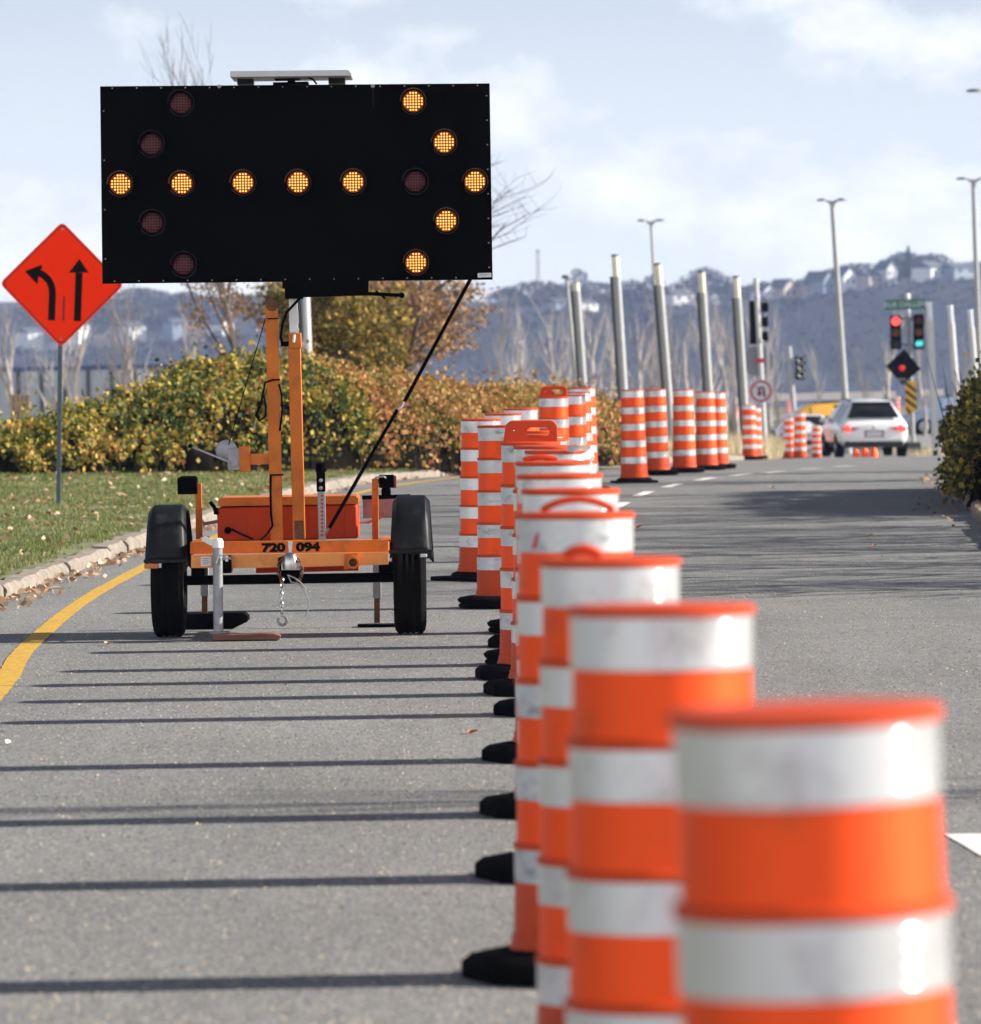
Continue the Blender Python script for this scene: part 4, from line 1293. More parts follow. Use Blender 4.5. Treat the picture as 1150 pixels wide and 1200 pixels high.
# wheels and fenders
def wheel(x0, x1, ytop, ybot, side):
    a = P((x0 + x1)/2, ybot, YW - .05); wd = (x1 - x0) / FPX * YW; r_ = .318
    c = Vector((a.x, YW, r_ - .002))
    rot = Matrix.Rotation(R(90), 3, 'Y')
    h = wd / 2
    b = MB(TO)
    pr = [(.17, -h*.8), (.19, -h*.95), (.26, -h), (.295, -h*.93), (r_, -h*.72)]
    for k in range(1, 8): pr += [(r_ - (.008 if k in (2, 4, 6) else 0), -h*.72 + h*1.44*k/8)]
    pr += [(r_, h*.72), (.295, h*.93), (.26, h), (.19, h*.95), (.17, h*.8)]
    b.lathe(pr, c, 48, rot=rot); 
    wo = b.build('wheel', M['tyre'], T)
    b = MB(TO); b.lathe([(.17, -h*.8), (.165, -h*.4), (.08, -h*.3), (.001, -h*.3)], c, 28, rot=rot); b.lathe([(.17, h*.8), (.165, h*.4), (.08, h*.35), (.001, h*.35)], c, 28, rot=rot)
    b.build('rim', M['galv'], wo)
    # fender: moulded arch with a rolled edge
    xa, xc = P(ytop[0], 600, YW - .3).x, P(ytop[1], 600, YW - .3).x
    prof = [(-.405, .43), (-.40, .47), (-.355, .60), (-.29, .70), (-.2, .755), (0, .765), (.2, .755), (.3, .68), (.37, .56), (.41, .38)]
    zt = P(200, ytop[2], YW - .25).z; dz = zt - .755
    b = MB(TO)
    vs = []
    nx = 8
    for (dy, z) in prof:
        for k in range(nx + 1):
            u = k / nx; e = min(u, 1-u)
            drop = .035 * max(0, 1 - e/.16) ** 2
            ins = .02 * (z - .38) / .38
            vs.append(Vector((xa + ins + (xc - xa - 2*ins)*u, YW + dy * (1 - .06*max(0, 1 - e/.16)), z + dz - drop)))
    fs = [(i*(nx+1)+k, i*(nx+1)+k+1, (i+1)*(nx+1)+k+1, (i+1)*(nx+1)+k) for i in range(len(prof)-1) for k in range(nx)]
    b.add(vs, fs, 0, True)
    fo = b.build('fender', M['fender'], T)
    so = fo.modifiers.new('solid', 'SOLIDIFY'); so.thickness = .012; so.offset = -1
    b = MB(TO)
    z0 = .43 + dz
    b.box(((xa + xc)/2, YW - .408, z0 + .004), (xc - xa, .02, .022))
    b.build('fender_lip', M['fender'], fo, bevel=.004)
    return fo, xa, xc, z0
fo, xa, xc, z0 = wheel(179.5, 217.5, (169, 221, 594), 748, -1)
b = MB(TO); b.box((xa + .045, YW - .40, z0 - .025), (.085, .05, .03)); b.build('marker_light', M['amber_lens'], fo, bevel=.004)
b = MB(TO); b.box((xa + .098, YW - .41, z0 - .022), (.016, .03, .026)); b.build('marker_cap', M['clear_lens'], fo)
fo, xa, xc, z0 = wheel(462.5, 500, (456, 507, 586.5), 744, 1)
b = MB(TO); b.box((xc - .045, YW - .40, z0 - .02), (.085, .05, .036)); b.build('marker_housing', M['fender'], fo, bevel=.004)
b = MB(TO); b.box((xc - .055, YW - .428, z0 - .02), (.04, .008, .02)); b.build('marker_light', M['clear_lens'], fo, bevel=.003)

# battery case behind the mast
b = MB(TO)
pbox(b, 255, 592, 419, 634, YX, .55); bo = b.build('battery_case', M['orange_box'], T, bevel=.012)
b = MB(TO)
p = [P(255.5, 586.5, YX - .012), P(258, 583.4, YX - .012), P(417, 581.0, YX - .012), P(420, 584, YX - .012), P(420, 590.5, YX - .012), P(255.5, 593.2, YX - .012)]
b.prism(p, (0, .58, 0)); b.build('case_lid', M['orange'], bo, bevel=.006)
for q in ((290, 600, 328, 630), (362, 598, 404, 628)):
    b = MB(TO); pbox(b, *q, YX - .004, .006); b.build('case_panel', M['orange_box'], bo, bevel=.003)
b = MB(TO); pbox(b, 300, 664, 420, 671, YX, .3); b.build('case_tray', M['orange_box'], bo)
b = MB(TO); b.tube([P(246, 588, YX), P(251, 594, YX), P(253, 600, YX), P(256, 602, YX)], .012, 6); pbox(b, 250.5, 595, 255, 603, YX - .02, .05)
b.build('latch', M['black'], bo)
b = MB(TO); b.tube([P(296, 631.5, YF + .04), P(283, 626, YF + .3), P(272, 620.5, YX - .02), P(267, 621.5, YX)], .007, 6); b.lathe([(.001, .02), (.02, .02), (.022, 0)], P(267, 621.5, YX), 12, rot=RX)
b.build('charge_cord', M['black'], bo)

# masts
b = MB(TO)
b.bar(P(325, 640, YM), P(318.2, 358, YM), .066, .075)
ma = b.build('mast', M['orange'], T, bevel=.004)
b = MB(TO)
b.lathe([(.001, .04), (.034, .04), (.038, .03), (.038, -.03), (.034, -.04), (.001, -.04)], P(319, 357.5, YM), 24, rot=RX)
b.lathe([(.001, .047), (.014, .047), (.016, .04)], P(319, 357.5, YM), 14, rot=RX)
b.build('pulley', M['rust'], ma)
b = MB(TO); pbox(b, 313, 372.5, 326.5, 374, YM - .05, .09); pbox(b, 318, 444, 328, 446, YM - .043, .08); pbox(b, 318, 555.5, 332, 557.5, YM - .043, .08)
b.build('cable_tie', M['black'], ma)
b = MB(TO)
b.bar(P(351, 640, YM), P(345.2, 404, YM), .060, .075)
pbox(b, 338.5, 390, 353, 408, YM - .05, .10, sk=-R(1.4))
mb_ = b.build('mast', M['orange'], T, bevel=.004)
b = MB(TO); b.bar(P(345, 410, YM), P(343.5, 345, YM), .052, .05); b.build('inner_mast', M['whitepaint'], mb_)
b = MB(TO); pbox(b, 339, 364, 350, 379, YM - .03, .003, sk=-R(1.4)); pbox(b, 339.5, 384, 350.5, 389, YM - .056, .003, sk=-R(1.4)); b.build('sticker', M['sticker'], mb_)
b = MB(TO); b.tube([P(345, 392, YM - .06), P(344, 401, YM - .06)], .008, 6); b.build('clamp_pin', M['whitepaint'], mb_)
b = MB(TO); pbox(b, 329, 400, 338, 406, YM - .04, .08); b.build('stop_block', M['black'], mb_)
b = MB(TO); pbox(b, 345.6, 610, 355.8, 632, YM - .0385, .002, sk=-R(1.4)); b.build('dark_patch', M['rust'], mb_)  # rust-brown patch low on the right mast
# supply cables down the masts
b = MB(TO); b.tube([P(355, 346, YM - .03), P(349, 352, YM - .06), P(336, 366, YM - .07), P(331, 380, YM - .07), P(329, 395, YM - .06), P(331, 402, YM - .05)], .009, 6); b.build('supply_cable', M['black'], T)
b = MB(TO); b.tube([P(320, 445, YM - .05), P(311, 448, YM - .08), P(308, 462, YM - .08), P(305, 476, YM - .08), P(300, 487, YM - .08), P(304, 493, YM - .08), P(311, 488, YM - .08), P(312, 478, YM - .08), P(309, 462, YM - .07)], .007, 6); b.build('supply_cable', M['black'], T)
b = MB(TO); b.tube([P(327, 450, YM - .05), P(330, 462, YM - .06), P(331, 480, YM - .05), P(328, 505, YM - .04)], .006, 6); b.build('supply_cable', M['black'], T)
b = MB(TO); b.tube([P(317.5, 556, YM - .05), P(317, 575, YM - .06), P(318, 605, YM - .05), P(319.5, 616, YM - .05), P(313, 626, YM - .07), P(306, 632.5, YF + .06)], .007, 6); b.build('supply_cable', M['black'], T)
# winch arm
b = MB(TO)
b.prism([P(291, 532, YM - .03), P(319, 531.5, YM - .03), P(319, 544, YM - .03), P(291, 544.5, YM - .03)], (0, .06, 0))
pbox(b, 280.5, 523, 292, 553, YM - .05, .1)
b.build('winch_arm', M['orange'], T, bevel=.003)
b = MB(TO); c = P(265.5, 528, YM - .03)
b.lathe([(.001, .012), (.06, .012), (.066, .008), (.066, -.008), (.06, -.012), (.001, -.012)], c, 32, rot=RX)
b.lathe([(.05, -.02), (.05, -.09), (.001, -.09)], c, 20, rot=RX)
pbox(b, 267, 525, 281, 551, YM - .045, .09)
wi = b.build('winch', M['galv'], T, bevel=.003)
b = MB(TO); b.bar(P(274, 543.5, YM - .07), P(222.5, 522.5, YM - .09), .028, .012); b.lathe([(.001, .02), (.018, .02), (.018, -.01)], P(274, 543.5, YM - .07), 14, rot=RX)
b.build('winch_crank', M['galv'], wi)
b = MB(TO); b.tube([P(224, 522.6, YM - .09), P(222.5, 522.5, YM - .17)], .012, 10); b.build('crank_grip', M['black'], wi)
b = MB(TO); b.tube([P(315.5, 358, YM), P(268, 521, YM - .05)], .0032, 5, caps=False); b.build('winch_cable', M['black'], wi)
# perforated leg parked upright
b = MB(TO); b.bar(P(378, 634, YM - .1), P(376, 545.5, YM - .1), .045, .045)
pl = b.build('perforated_post', M['galv'], T, bevel=.002)
b = MB(TO)
for k in range(11):
    b.lathe([(.001, 0), (.0085, 0)], P(377.6 - .016*k*1.2, 627 - k*4.6, YM - .1235), 10, rot=RX)
b.build('post_hole', M['orange_box'], pl, fix=False)
b = MB(TO); b.bar(P(376.4, 576, YM - .1), P(375.8, 549, YM - .1), .052, .052); b.lathe([(.034, .02), (.034, -.03), (.001, -.03)], P(376.2, 547, YM - .1), 20)
b.build('post_cap', M['black'], pl)
b = MB(TO)
for yy in (563, 572): b.lathe([(.001, .006), (.011, .004), (.012, 0)], P(376, yy, YM - .127), 12, rot=RX)
b.build('bolt', M['galv'], pl)
# stay rope from the board corner down to the frame
b = MB(TO); YS0 = YB - .06
b.tube([P(552, 326, YS0), P(474, 471, YM - .12)], .011, 6); ro = b.build('stay_strap', M['black'], T)
MB(TO).tube([P(466, 480, YM - .12), P(386, 619, YM - .13)], .011, 6).build('stay_strap', M['black'], T)
b = MB(TO); b.tube([P(475, 469, YM - .12), P(472, 476, YM - .13), P(466, 481, YM - .12)], .008, 6); b.tube([P(387, 617, YM - .13), P(381, 627, YM - .12)], .007, 6); b.build('shackle', M['chrome'], ro)
# tail lamps on stalks
def stalk(x0, x1, ytop, ybot):
    b = MB(TO); b.bar(P(x0, ybot, YR - .3), P(x1, ytop, YR - .3), .034, .04); return b.build('lamp_stalk', M['orange'], T, bevel=.003)
s1 = stalk(233.6, 232.6, 566, 634)
b = MB(TO); pbox(b, 224, 566, 236, 571, YR - .3, .03); b.build('stalk_arm', M['orange'], s1)
b = MB(TO); pbox(b, 208, 559.5, 231, 579.5, YR - .33, .12); b.prism([P(209, 560, YR - .33), P(212, 558, YR - .31), P(229, 558, YR - .31), P(231, 560, YR - .33)], (0, .1, 0)); tl = b.build('tail_lamp', M['black'], s1, bevel=.01)
b = MB(TO); pbox(b, 210, 561, 229, 578, YR - .21, .02); b.build('lens', M['red_lens'], s1)
s2 = stalk(440.2, 439.6, 561, 634)
b = MB(TO); pbox(b, 437, 561, 450, 566, YR - .3, .03); b.build('stalk_arm', M['orange'], s2)
b = MB(TO); pbox(b, 444, 556.5, 462, 572, YR - .33, .12); pbox(b, 447, 572, 458, 582, YR - .3, .06); b.build('tail_lamp', M['black'], s2, bevel=.008)
b = MB(TO); pbox(b, 461, 557.5, 464.5, 572, YR - .27, .05); b.build('lens', M['red_lens'], s2)
b = MB(TO); b.tube([P(437, 563, YR - .33), P(442, 559, YR - .36), P(450, 558.5, YR - .36), P(452, 560, YR - .34)], .006, 6); b.build('lamp_wire', M['galv'], s2)
b = MB(TO); pbox(b, 425.5, 581.5, 480.5, 607, YR + .1, .006); pt_ = b.build('licence_plate', M['plate'], T, bevel=.004)
b = MB(TO); pbox(b, 424.5, 579.5, 481, 585, YR + .094, .005); b.build('plate_bracket', M['black'], pt_)
b = MB(TO); b.tube([P(420, 612, YR), P(432, 612, YR), P(447, 606, YR)], .01, 6); b.build('tail_bracket', M['plate'], T)
b = MB(TO); b.tube([P(238, 614, YR), P(250, 612, YR), P(258, 610, YR)], .012, 6); b.build('tail_bracket', M['plate'], T)
# stabiliser legs
for xx, y0, y1, Y in ((240, 664, 721, YR + .25), (442, 660, 730, YR + .25)):
    b = MB(TO); b.bar(P(xx, y0, Y), P(xx, (y0 + y1)/2 + 6, Y), .05, .05)
    lg = b.build('stabiliser', M['galv'], T, bevel=.003)
    b = MB(TO); b.bar(P(xx, (y0 + y1)/2, Y), P(xx, y1, Y), .036, .036); b.build('stabiliser_foot_tube', M['rust'], lg)
    a_ = P(xx, 730, Y)
    b = MB(TO); b.box((a_.x, Y, .008 if xx > 300 else .03), (.24, .2, .014)); b.build('foot_plate', M['black'], lg)
# tongue jack
b = MB(TO); YJ = YF - .12
a_ = P(256, 739, YJ); a_.z = .043
b.tube([a_, P(255.2, 639, YJ)], .029, 18); jk = b.build('tongue_jack', M['galv'], T)
b = MB(TO); b.lathe([(.034, 0), (.034, .04), (.026, .055), (.001, .055)], P(255.2, 642, YJ), 18); b.prism([P(235, 630.5, YJ - .02), P(240, 628.5, YJ - .02), P(248, 632, YJ - .02), P(257, 630, YJ - .02), P(260, 634, YJ - .02), P(257, 639, YJ - .02), P(247, 639.5, YJ - .02), P(239, 635, YJ - .02)], (0, .025, 0))
b.build('jack_handle', M['whitepaint'], jk, bevel=.003)
b = MB(TO); pbox(b, 257, 651, 271, 672, YJ + .0, .06); b.build('jack_clamp', M['black'], jk, bevel=.004)
b = MB(TO); b.tube([P(254, 660, YJ - .035), P(257, 651, YJ - .04), P(262, 650, YJ - .04), P(263, 655, YJ - .03)], .006, 8); b.tube([P(260, 655, YJ - .03), P(271, 654, YJ - .03)], .009, 8); b.tube([P(266, 651, YJ - .03), P(266, 658, YJ - .03)], .009, 8)
b.build('jack_pin', M['chrome'], jk)
b = MB(TO)
a2 = a_.copy(); b.lathe([(.001, 0), (.055, 0), (.055, .008), (.03, .012), (.001, .012)], (a_.x, a_.y, .042), 20); b.build('jack_foot', M['galv'], jk)
# hitch with chain and hook
b = MB(TO); YH = YF - .2
b.prism([P(330, 655, YH), P(337, 652, YH), P(345, 653, YH), P(351, 659, YH), P(352, 668, YH), P(330, 668, YH)], (0, .16, 0))
b.lathe([(.001, .05), (.03, .045), (.045, .02), (.05, -.02), (.048, -.05)], P(340.5, 657, YH), 24)
b.prism([P(337.5, 634, YH), P(343, 634, YH), P(341.5, 651, YH), P(339, 651, YH)], (0, .03, 0))
hi = b.build('hitch', M['chrome'], T, bevel=.006)
b = MB(TO); b.prism([P(326, 654, YH + .03), P(334, 651, YH + .03), P(334, 682, YH + .03), P(329, 680, YH + .03), P(325.5, 668, YH + .03)], (0, .08, 0)); pbox(b, 333, 668, 353, 676, YH + .02, .1); b.build('hitch_bracket', M['black'], hi, bevel=.004)
def chain(b, pts, pitch=.030, r_=.0042, ln=.019, wd=.0095):
    P_ = [Vector(p) for p in pts]; tot = 0; seg = []
    for a, c in zip(P_, P_[1:]): seg.append((a, c, tot, (c-a).length)); tot += (c-a).length
    k = 0; d = 0
    while d < tot:
        for a, c, s0, l_ in seg:
            if d <= s0 + l_: q = a.lerp(c, (d - s0)/l_); t_ = (c-a).normalized(); break
        n1 = t_.orthogonal().normalized() if abs(t_.z) < .95 else Vector((1, 0, 0))
        n2 = t_.cross(n1)
        n_ = n1 if k % 2 else n2
        lp = [q + t_*math.cos(2*math.pi*i/10)*ln + n_*math.sin(2*math.pi*i/10)*wd for i in range(11)]
        b.tube(lp, r_, 5, caps=False); k += 1; d += pitch
b = MB(TO)
chain(b, [P(331, 680, YH + .02), P(329.5, 690, YH), P(330.5, 720, YH)])
ch = b.build('safety_chain', M['chrome'], T, fix=False)
b = MB(TO); hk = P(331, 725, YH)
pts = [hk + Vector((0, 0, .028))]
for i in range(13):
    a = R(95 - 26*i); pts.append(hk + Vector((.027*math.cos(a), 0, .027*math.sin(a) - .012)))
b.tube(pts, [.005] + [.006 + .003*math.sin(i/13*3.14) for i in range(13)], 8); b.lathe([(.001, .012), (.012, .01), (.012, -.008), (.001, -.01)], hk + Vector((0, 0, .034)), 12)
b.build('hook', M['galv'], ch)
b = MB(TO)
chain(b, [P(345, 652, YH - .02), P(352, 659, YH - .03), P(354, 670, YH - .03), P(352, 679, YH), P(348, 681, YH + .02)]); b.build('wrapped_chain', M['rust'], T, fix=False); b = MB(TO); chain(b, [P(331, 655, YH-.02), P(326.5, 662, YH - .03), P(327, 672, YH - .03), P(330, 681, YH)])
b.build('wrapped_chain', M['rust'], T, fix=False)
b = MB(TO); b.tube([P(338, 675, YH - .02), P(341, 682, YH - .03), P(350, 684, YH - .03), P(357, 692, YH), P(362, 705, YH), P(361, 716, YH), P(357, 723, YH)], .0045, 6)
b.tube([P(337, 674, YH - .02), P(345, 677, YH - .03), P(353, 683, YH - .03), P(358, 690, YH)], .0045, 6)
b.build('breakaway_wire', M['galv'], hi)

# the arrow board
BC = [P(117.3, 101, YB), P(574, 97.5, YB), P(577.5, 327.5, YB), P(120, 332.3, YB)]
b = MB(TO); b.prism(BC, (0, .06, 0))
bd = b.build('arrow_board', M['black'], T, bevel=.003)
b = MB(TO)
b.prism([P(331, 329, YB + .0), P(432, 328, YB + .0), P(431.5, 346, YB), P(360, 348, YB), P(334, 348, YB), P(334, 338, YB), P(331, 338, YB)], (0, .12, 0))
b.prism([P(334, 336, YB + .06), P(355, 336, YB + .06), P(355, 350, YB + .06), P(334, 350, YB + .06)], (0, .1, 0))
pv = b.build('pivot_bracket', M['black'], bd, bevel=.003)
b = MB(TO); b.tube([P(430, 344, YB - .02), P(472, 346, YB - .02)], .011, 8); b.tube([P(441, 341, YB - .02), P(452, 350, YB - .03)], .006, 6); b.lathe([(.001, .02), (.018, .018), (.018, -.018), (.001, -.02)], P(471, 346, YB - .02), 10, rot=RX)
b.build('pivot_handle', M['black'], pv)
b = MB(TO)
def along(a, c, n_, off):
    for k in range(n_):
        p = a.lerp(c, (k + .5)/n_) + off
        b.lathe([(.001, .003), (.0042, .0025), (.0048, 0)], p, 8, rot=RX)
along(BC[0], BC[1], 16, Vector((0, -.001, -.012))); along(BC[3], BC[2], 16, Vector((0, -.001, .014)))
along(BC[1], BC[2], 8, Vector((-.02, -.001, 0))); along(BC[0], BC[3], 4, Vector((.02, -.001, 0)))
for q in ((437, 100.5), (257, 101)): b.lathe([(.001, .006), (.011, .005), (.012, 0)], P(q[0], q[1], YB - .001), 10, rot=RX)
b.build('rivet', M['galv'], bd)
b = MB(TO); b.tube([P(437, 102, YB - .004), P(437.5, 126, YB - .004)], .003, 5); b.build('seam', M['fender'], bd)
b = MB(TO); pbox(b, 560, 319.7, 576, 325, YB - .004, .003); sk_ = b.build('sticker', M['sticker'], bd)
b = MB(TO); pbox(b, 562, 321.2, 574, 321.9, YB - .0055, .001); pbox(b, 562, 323, 571, 323.6, YB - .0055, .001); b.build('sticker_print', M['sticker_ink'], sk_)
LON = [(141, 215.5), (212.7, 215), (284.5, 214), (349, 213.5), (413.6, 213), (556.5, 212.6), (484, 118.7), (520.3, 166.6), (522.6, 258.7), (487.4, 307.5)]
LOFF = [(212, 121), (177.5, 169), (178.5, 261), (215, 310), (486.5, 212.6)]
for lit, arr in ((1, LON), (0, LOFF)):
    for (x, y) in arr:
        c = P(x + .5, y, YB - .002)
        b = MB(TO)
        b.lathe([(.066, 0), (.066, .012), (.060, .016), (.001, .016)], c, 36, rot=RX, mi=1)
        # hood round the upper three quarters of the lens
        b.lathe([(.074, -.002), (.080, .0), (.081, .10), (.077, .10), (.074, .0)], c, 36, mi=2, rot=RX @ Matrix.Rotation(R(-150), 3, 'Z'), a0=0, a1=R(330))
        pit = .0170
        for i in range(-3, 4):
            for j in range(-3, 4):
                if abs(i) + abs(j) > 4: continue
                q = c + Vector((i*pit, -.0165, j*pit))
                b.lathe([(.001, .002), (.0042, .0015), (.0056, 0)], q, 8, rot=RX, mi=0)
        b.lathe([(.001, .004), (.004, .003), (.005, 0)], P(x + .5, y - 15.5, YB - .001), 8, rot=RX, mi=3)
        lo = b.build('lamp', [M['led_on' if lit else 'led_off'], M['led_bed_on' if lit else 'led_bed_off'], M['hood'], M['galv']], bd)
        lo['label'] = 'lit amber lamp' if lit else 'unlit dark red lamp'
# solar panel over the board
b = MB(TO)
Z0 = P(340, 89.5, YB).z
p = [P(269.5, 90, YB - .25), P(270, 83.2, YB - .25), P(408, 81.8, YB - .25), P(412, 86.5, YB - .25), P(410, 88.3, YB - .25)]
b.prism(p, (0, .6, 0)); so_ = b.build('solar_panel', M['pole_light'], T, bevel=.004)
for q in ((278, 89, 296.5, 98.5), (385, 88, 404, 97.5)):
    b = MB(TO); pbox(b, *q, YB + .0, .2); b.build('panel_foot', M['fender'], so_)
b = MB(TO); pbox(b, 322, 90.5, 351, 93, YB, .2); pbox(b, 337, 93, 345, 97, YB, .2); pbox(b, 320, 95.5, 361, 99, YB - .003, .2); b.tube([P(360, 90, YB - .05), P(367, 93, YB - .05), P(371, 98, YB - .02)], .006, 6)
b.build('panel_motor', M['black'], so_)

# loose timber under the jack and rubber block under the rear stabiliser
g = P(296, 748, YF - .12); g.z = 0
b = MB(g); rr = random.Random(4)
xs_ = [-.235, -.13, -.05, .04, .13, .165]
rows = []
for i, x in enumerate(xs_):
    h = .040 + rr.uniform(-.004, .002) - (.012 if i == 5 else 0); d0, d1 = -.10 + rr.uniform(-.008, .008), .10
    rows.append([g + Vector((x, d0, .003)), g + Vector((x + (.01 if i == 5 else 0), d0, h)), g + Vector((x, d1, h)), g + Vector((x, d1, .003))])
b.add([p for r_ in rows for p in r_], [(i*4+k, i*4+(k+1) % 4, (i+1)*4+(k+1) % 4, (i+1)*4+k) for i in range(5) for k in range(4)] + [(0, 1, 2, 3), (20, 21, 22, 23)])
tag(b.build('timber_plank', M['wood'], bevel=.004), 'weathered reddish plank under the trailer jack foot', 'plank')
g = P(252, 730, YR + .27); g.z = 0
b = MB(g)
b.prism([g + Vector(q) for q in ((-.20, -.11, .002), (.12, -.11, .002), (.21, -.11, .045), (.21, -.11, .075), (.18, -.11, .10), (-.20, -.11, .095))], (0, .3, 0))
tag(b.build('wheel_chock', M['rubber'], bevel=.01), 'black rubber block on the ground behind the left trailer wheel', 'chock')

# ------------------------------------------------------------------ lamp columns, street lamps
def light_column(px0, py0, px1, py1, Y, w_, label, pale=False, tip=26, group='short lamp columns beyond the drums'):
    """column seen from top (px0, py0) towards (px1, py1)"""
    top = at(px0, py0, Y); low = at(px1, py1, Y)
    d = (low - top) / (top.z - low.z)
    foot = top + d * (top.z - zp(Y) + .05)
    t = thing('lamp_column', foot, label, 'lamp post', group)
    up = (top - foot); H_ = up.length; u = up.normalized()
    tp = tip / FPX * Y
    b = MB(foot); b.tube([foot, foot + u*(H_ - tp)], w_*.52, 20); b.box(foot + Vector((0, 0, .03)), (w_*2, w_*2, .06))
    b.build('post', M['pole_light' if pale else 'pole'], t, bevel=.008)
    if not pale:
        b = MB(foot); b.bar(foot + u*.1 - Vector((w_*.46, w_*.06, 0)), foot + u*(H_ - tp) - Vector((w_*.46, w_*.06, 0)), w_*.36, w_*.7); b.build('shade_strip', M['pole_dark'], t)  # dark strip painted as the shaded side of the post
    b = MB(foot); 
    b.tube([foot + u*(H_ - tp), foot + u*(H_ - tp*.1)], w_*.44, 14); b.build('lamp_tube', M['clear_tube' if pale else 'diffuser'], t)
    b = MB(foot); b.tube([foot + u*(H_ - tp*.1), foot + u*H_], [w_*.5, w_*.46], 14); b.build('cap', M['lampgrey' if not pale else 'chrome'], t)
    return t
light_column(675, 330, 684, 455, 128, .16, 'lamp column with a white tip, second from the left, a dark shade strip down its side', tip=11)
light_column(721, 298, 731, 458, 112, .155, 'tallest lamp column with a yellowed tip, third from the left')
light_column(771, 308, 783, 458, 116, .155, 'lamp column with a milky tip in front of a slender street lamp')
light_column(822, 317, 831, 458, 120, .155, 'lamp column with a milky tip standing alone between two pairs')
light_column(863, 323, 873, 480, 124, .155, 'lamp column with a milky tip left of the dark signal')
light_column(1089, 354, 1096.5, 520, 150, .17, 'pale lamp column with a clear tip right of the street name plate', True, 22, 'pale lamp columns by the right bush')
light_column(1113.5, 358, 1121, 460, 152, .17, 'pale lamp column with a clear tip, middle of the three behind the bush', True, 20, 'pale lamp columns by the right bush')
light_column(1137, 363, 1143.5, 446, 154, .16, 'pale lamp column with a clear tip, rightmost behind the bush', True, 20, 'pale lamp columns by the right bush')
def street_lamp(px0, py0, px1, py1, Y, w_, arms, label, headlen=.55):
    top = at(px0, py0, Y); low = at(px1, py1, Y)
    d = (low - top) / (top.z - low.z)
    foot = top + d * (top.z - zp(Y) + .05)
    t = thing('street_lamp', foot, label, 'street lamp', 'tall street lamps beyond the crossing')
    b = MB(foot); b.tube([foot, foot.lerp(top, .5), top], [w_*.62, w_*.5, w_*.36], 12); b.build('post', M['pole'], t)
    for s_, ln in arms:
        L_ = ln / FPX * Y
        e = top + Vector((s_*L_, 0, .02 * L_))
        b = MB(foot); b.tube([top - Vector((0, 0, .12)), top + Vector((s_*L_*.35, 0, .02))], .045, 8); ao = b.build('arm', M['pole'], t)
        b = MB(foot); hl = L_ * .62
        c = e - Vector((s_*hl/2, 0, 0))
        vs = []
        for k, (u_, hw, hz) in enumerate(((0, .05, .03), (.2, .13, .06), (.6, .15, .06), (1, .07, .03))):
            x = e.x - s_*hl*(1-u_)
            for q in ((-hw, -.02), (hw, -.02), (hw*.7, hz), (-hw*.7, hz)): vs.append(Vector((x, c.y + q[0], c.z + q[1])))
        b.add(vs, [(i*4+k, i*4+(k+1) % 4, (i+1)*4+(k+1) % 4, (i+1)*4+k) for i in range(3) for k in range(4)] + [(0, 1, 2, 3), (12, 13, 14, 15)])
        b.build('lamp_head', M['lampgrey'], t, bevel=.02)
    return t
street_lamp(763, 259, 775, 455, 205, .13, ((-1, 16), (1, 16)), 'slender two-armed street lamp behind the lamp columns')
street_lamp(975.5, 235, 990, 460, 178, .19, ((-1, 18), (1, 17)), 'two-armed street lamp rising behind the white car')
street_lamp(1141, 210, 1146, 360, 190, .19, ((-1, 20), (1, 20)), 'two-armed street lamp at the right edge, lower of two')
street_lamp(1161, 107, 1168, 360, 150, .19, ((-1, 28), (1, 28)), 'tall street lamp at the right edge whose lamp head reaches into view')
t = street_lamp(664, 325, 676.5, 460, 140, .10, (), 'thin pole with a dark cap, leftmost of the lamp columns')
b = MB(t.location); p = at(664, 325, 140); b.lathe([(.001, .06), (.1, .05), (.12, -.02), (.001, -.04)], p, 12); b.build('cap', M['lampgrey'], t)
b = MB(); p = at(356, 345, 100)
foot = Vector((p.x + .1, 100, zp(100) - .03)); t = thing('sign_pole', foot, 'plain pale pole behind the hedge right of the trailer mast', 'pole')
MB(foot).tube([foot, p + Vector((0, 0, .6))], .085, 12).build('post', M['pole_light'], t)
MB(foot).box(p + Vector((-.09, -.05, -.3)), (.08, .12, .9)).build('cabinet', M['pole_dark'], t)

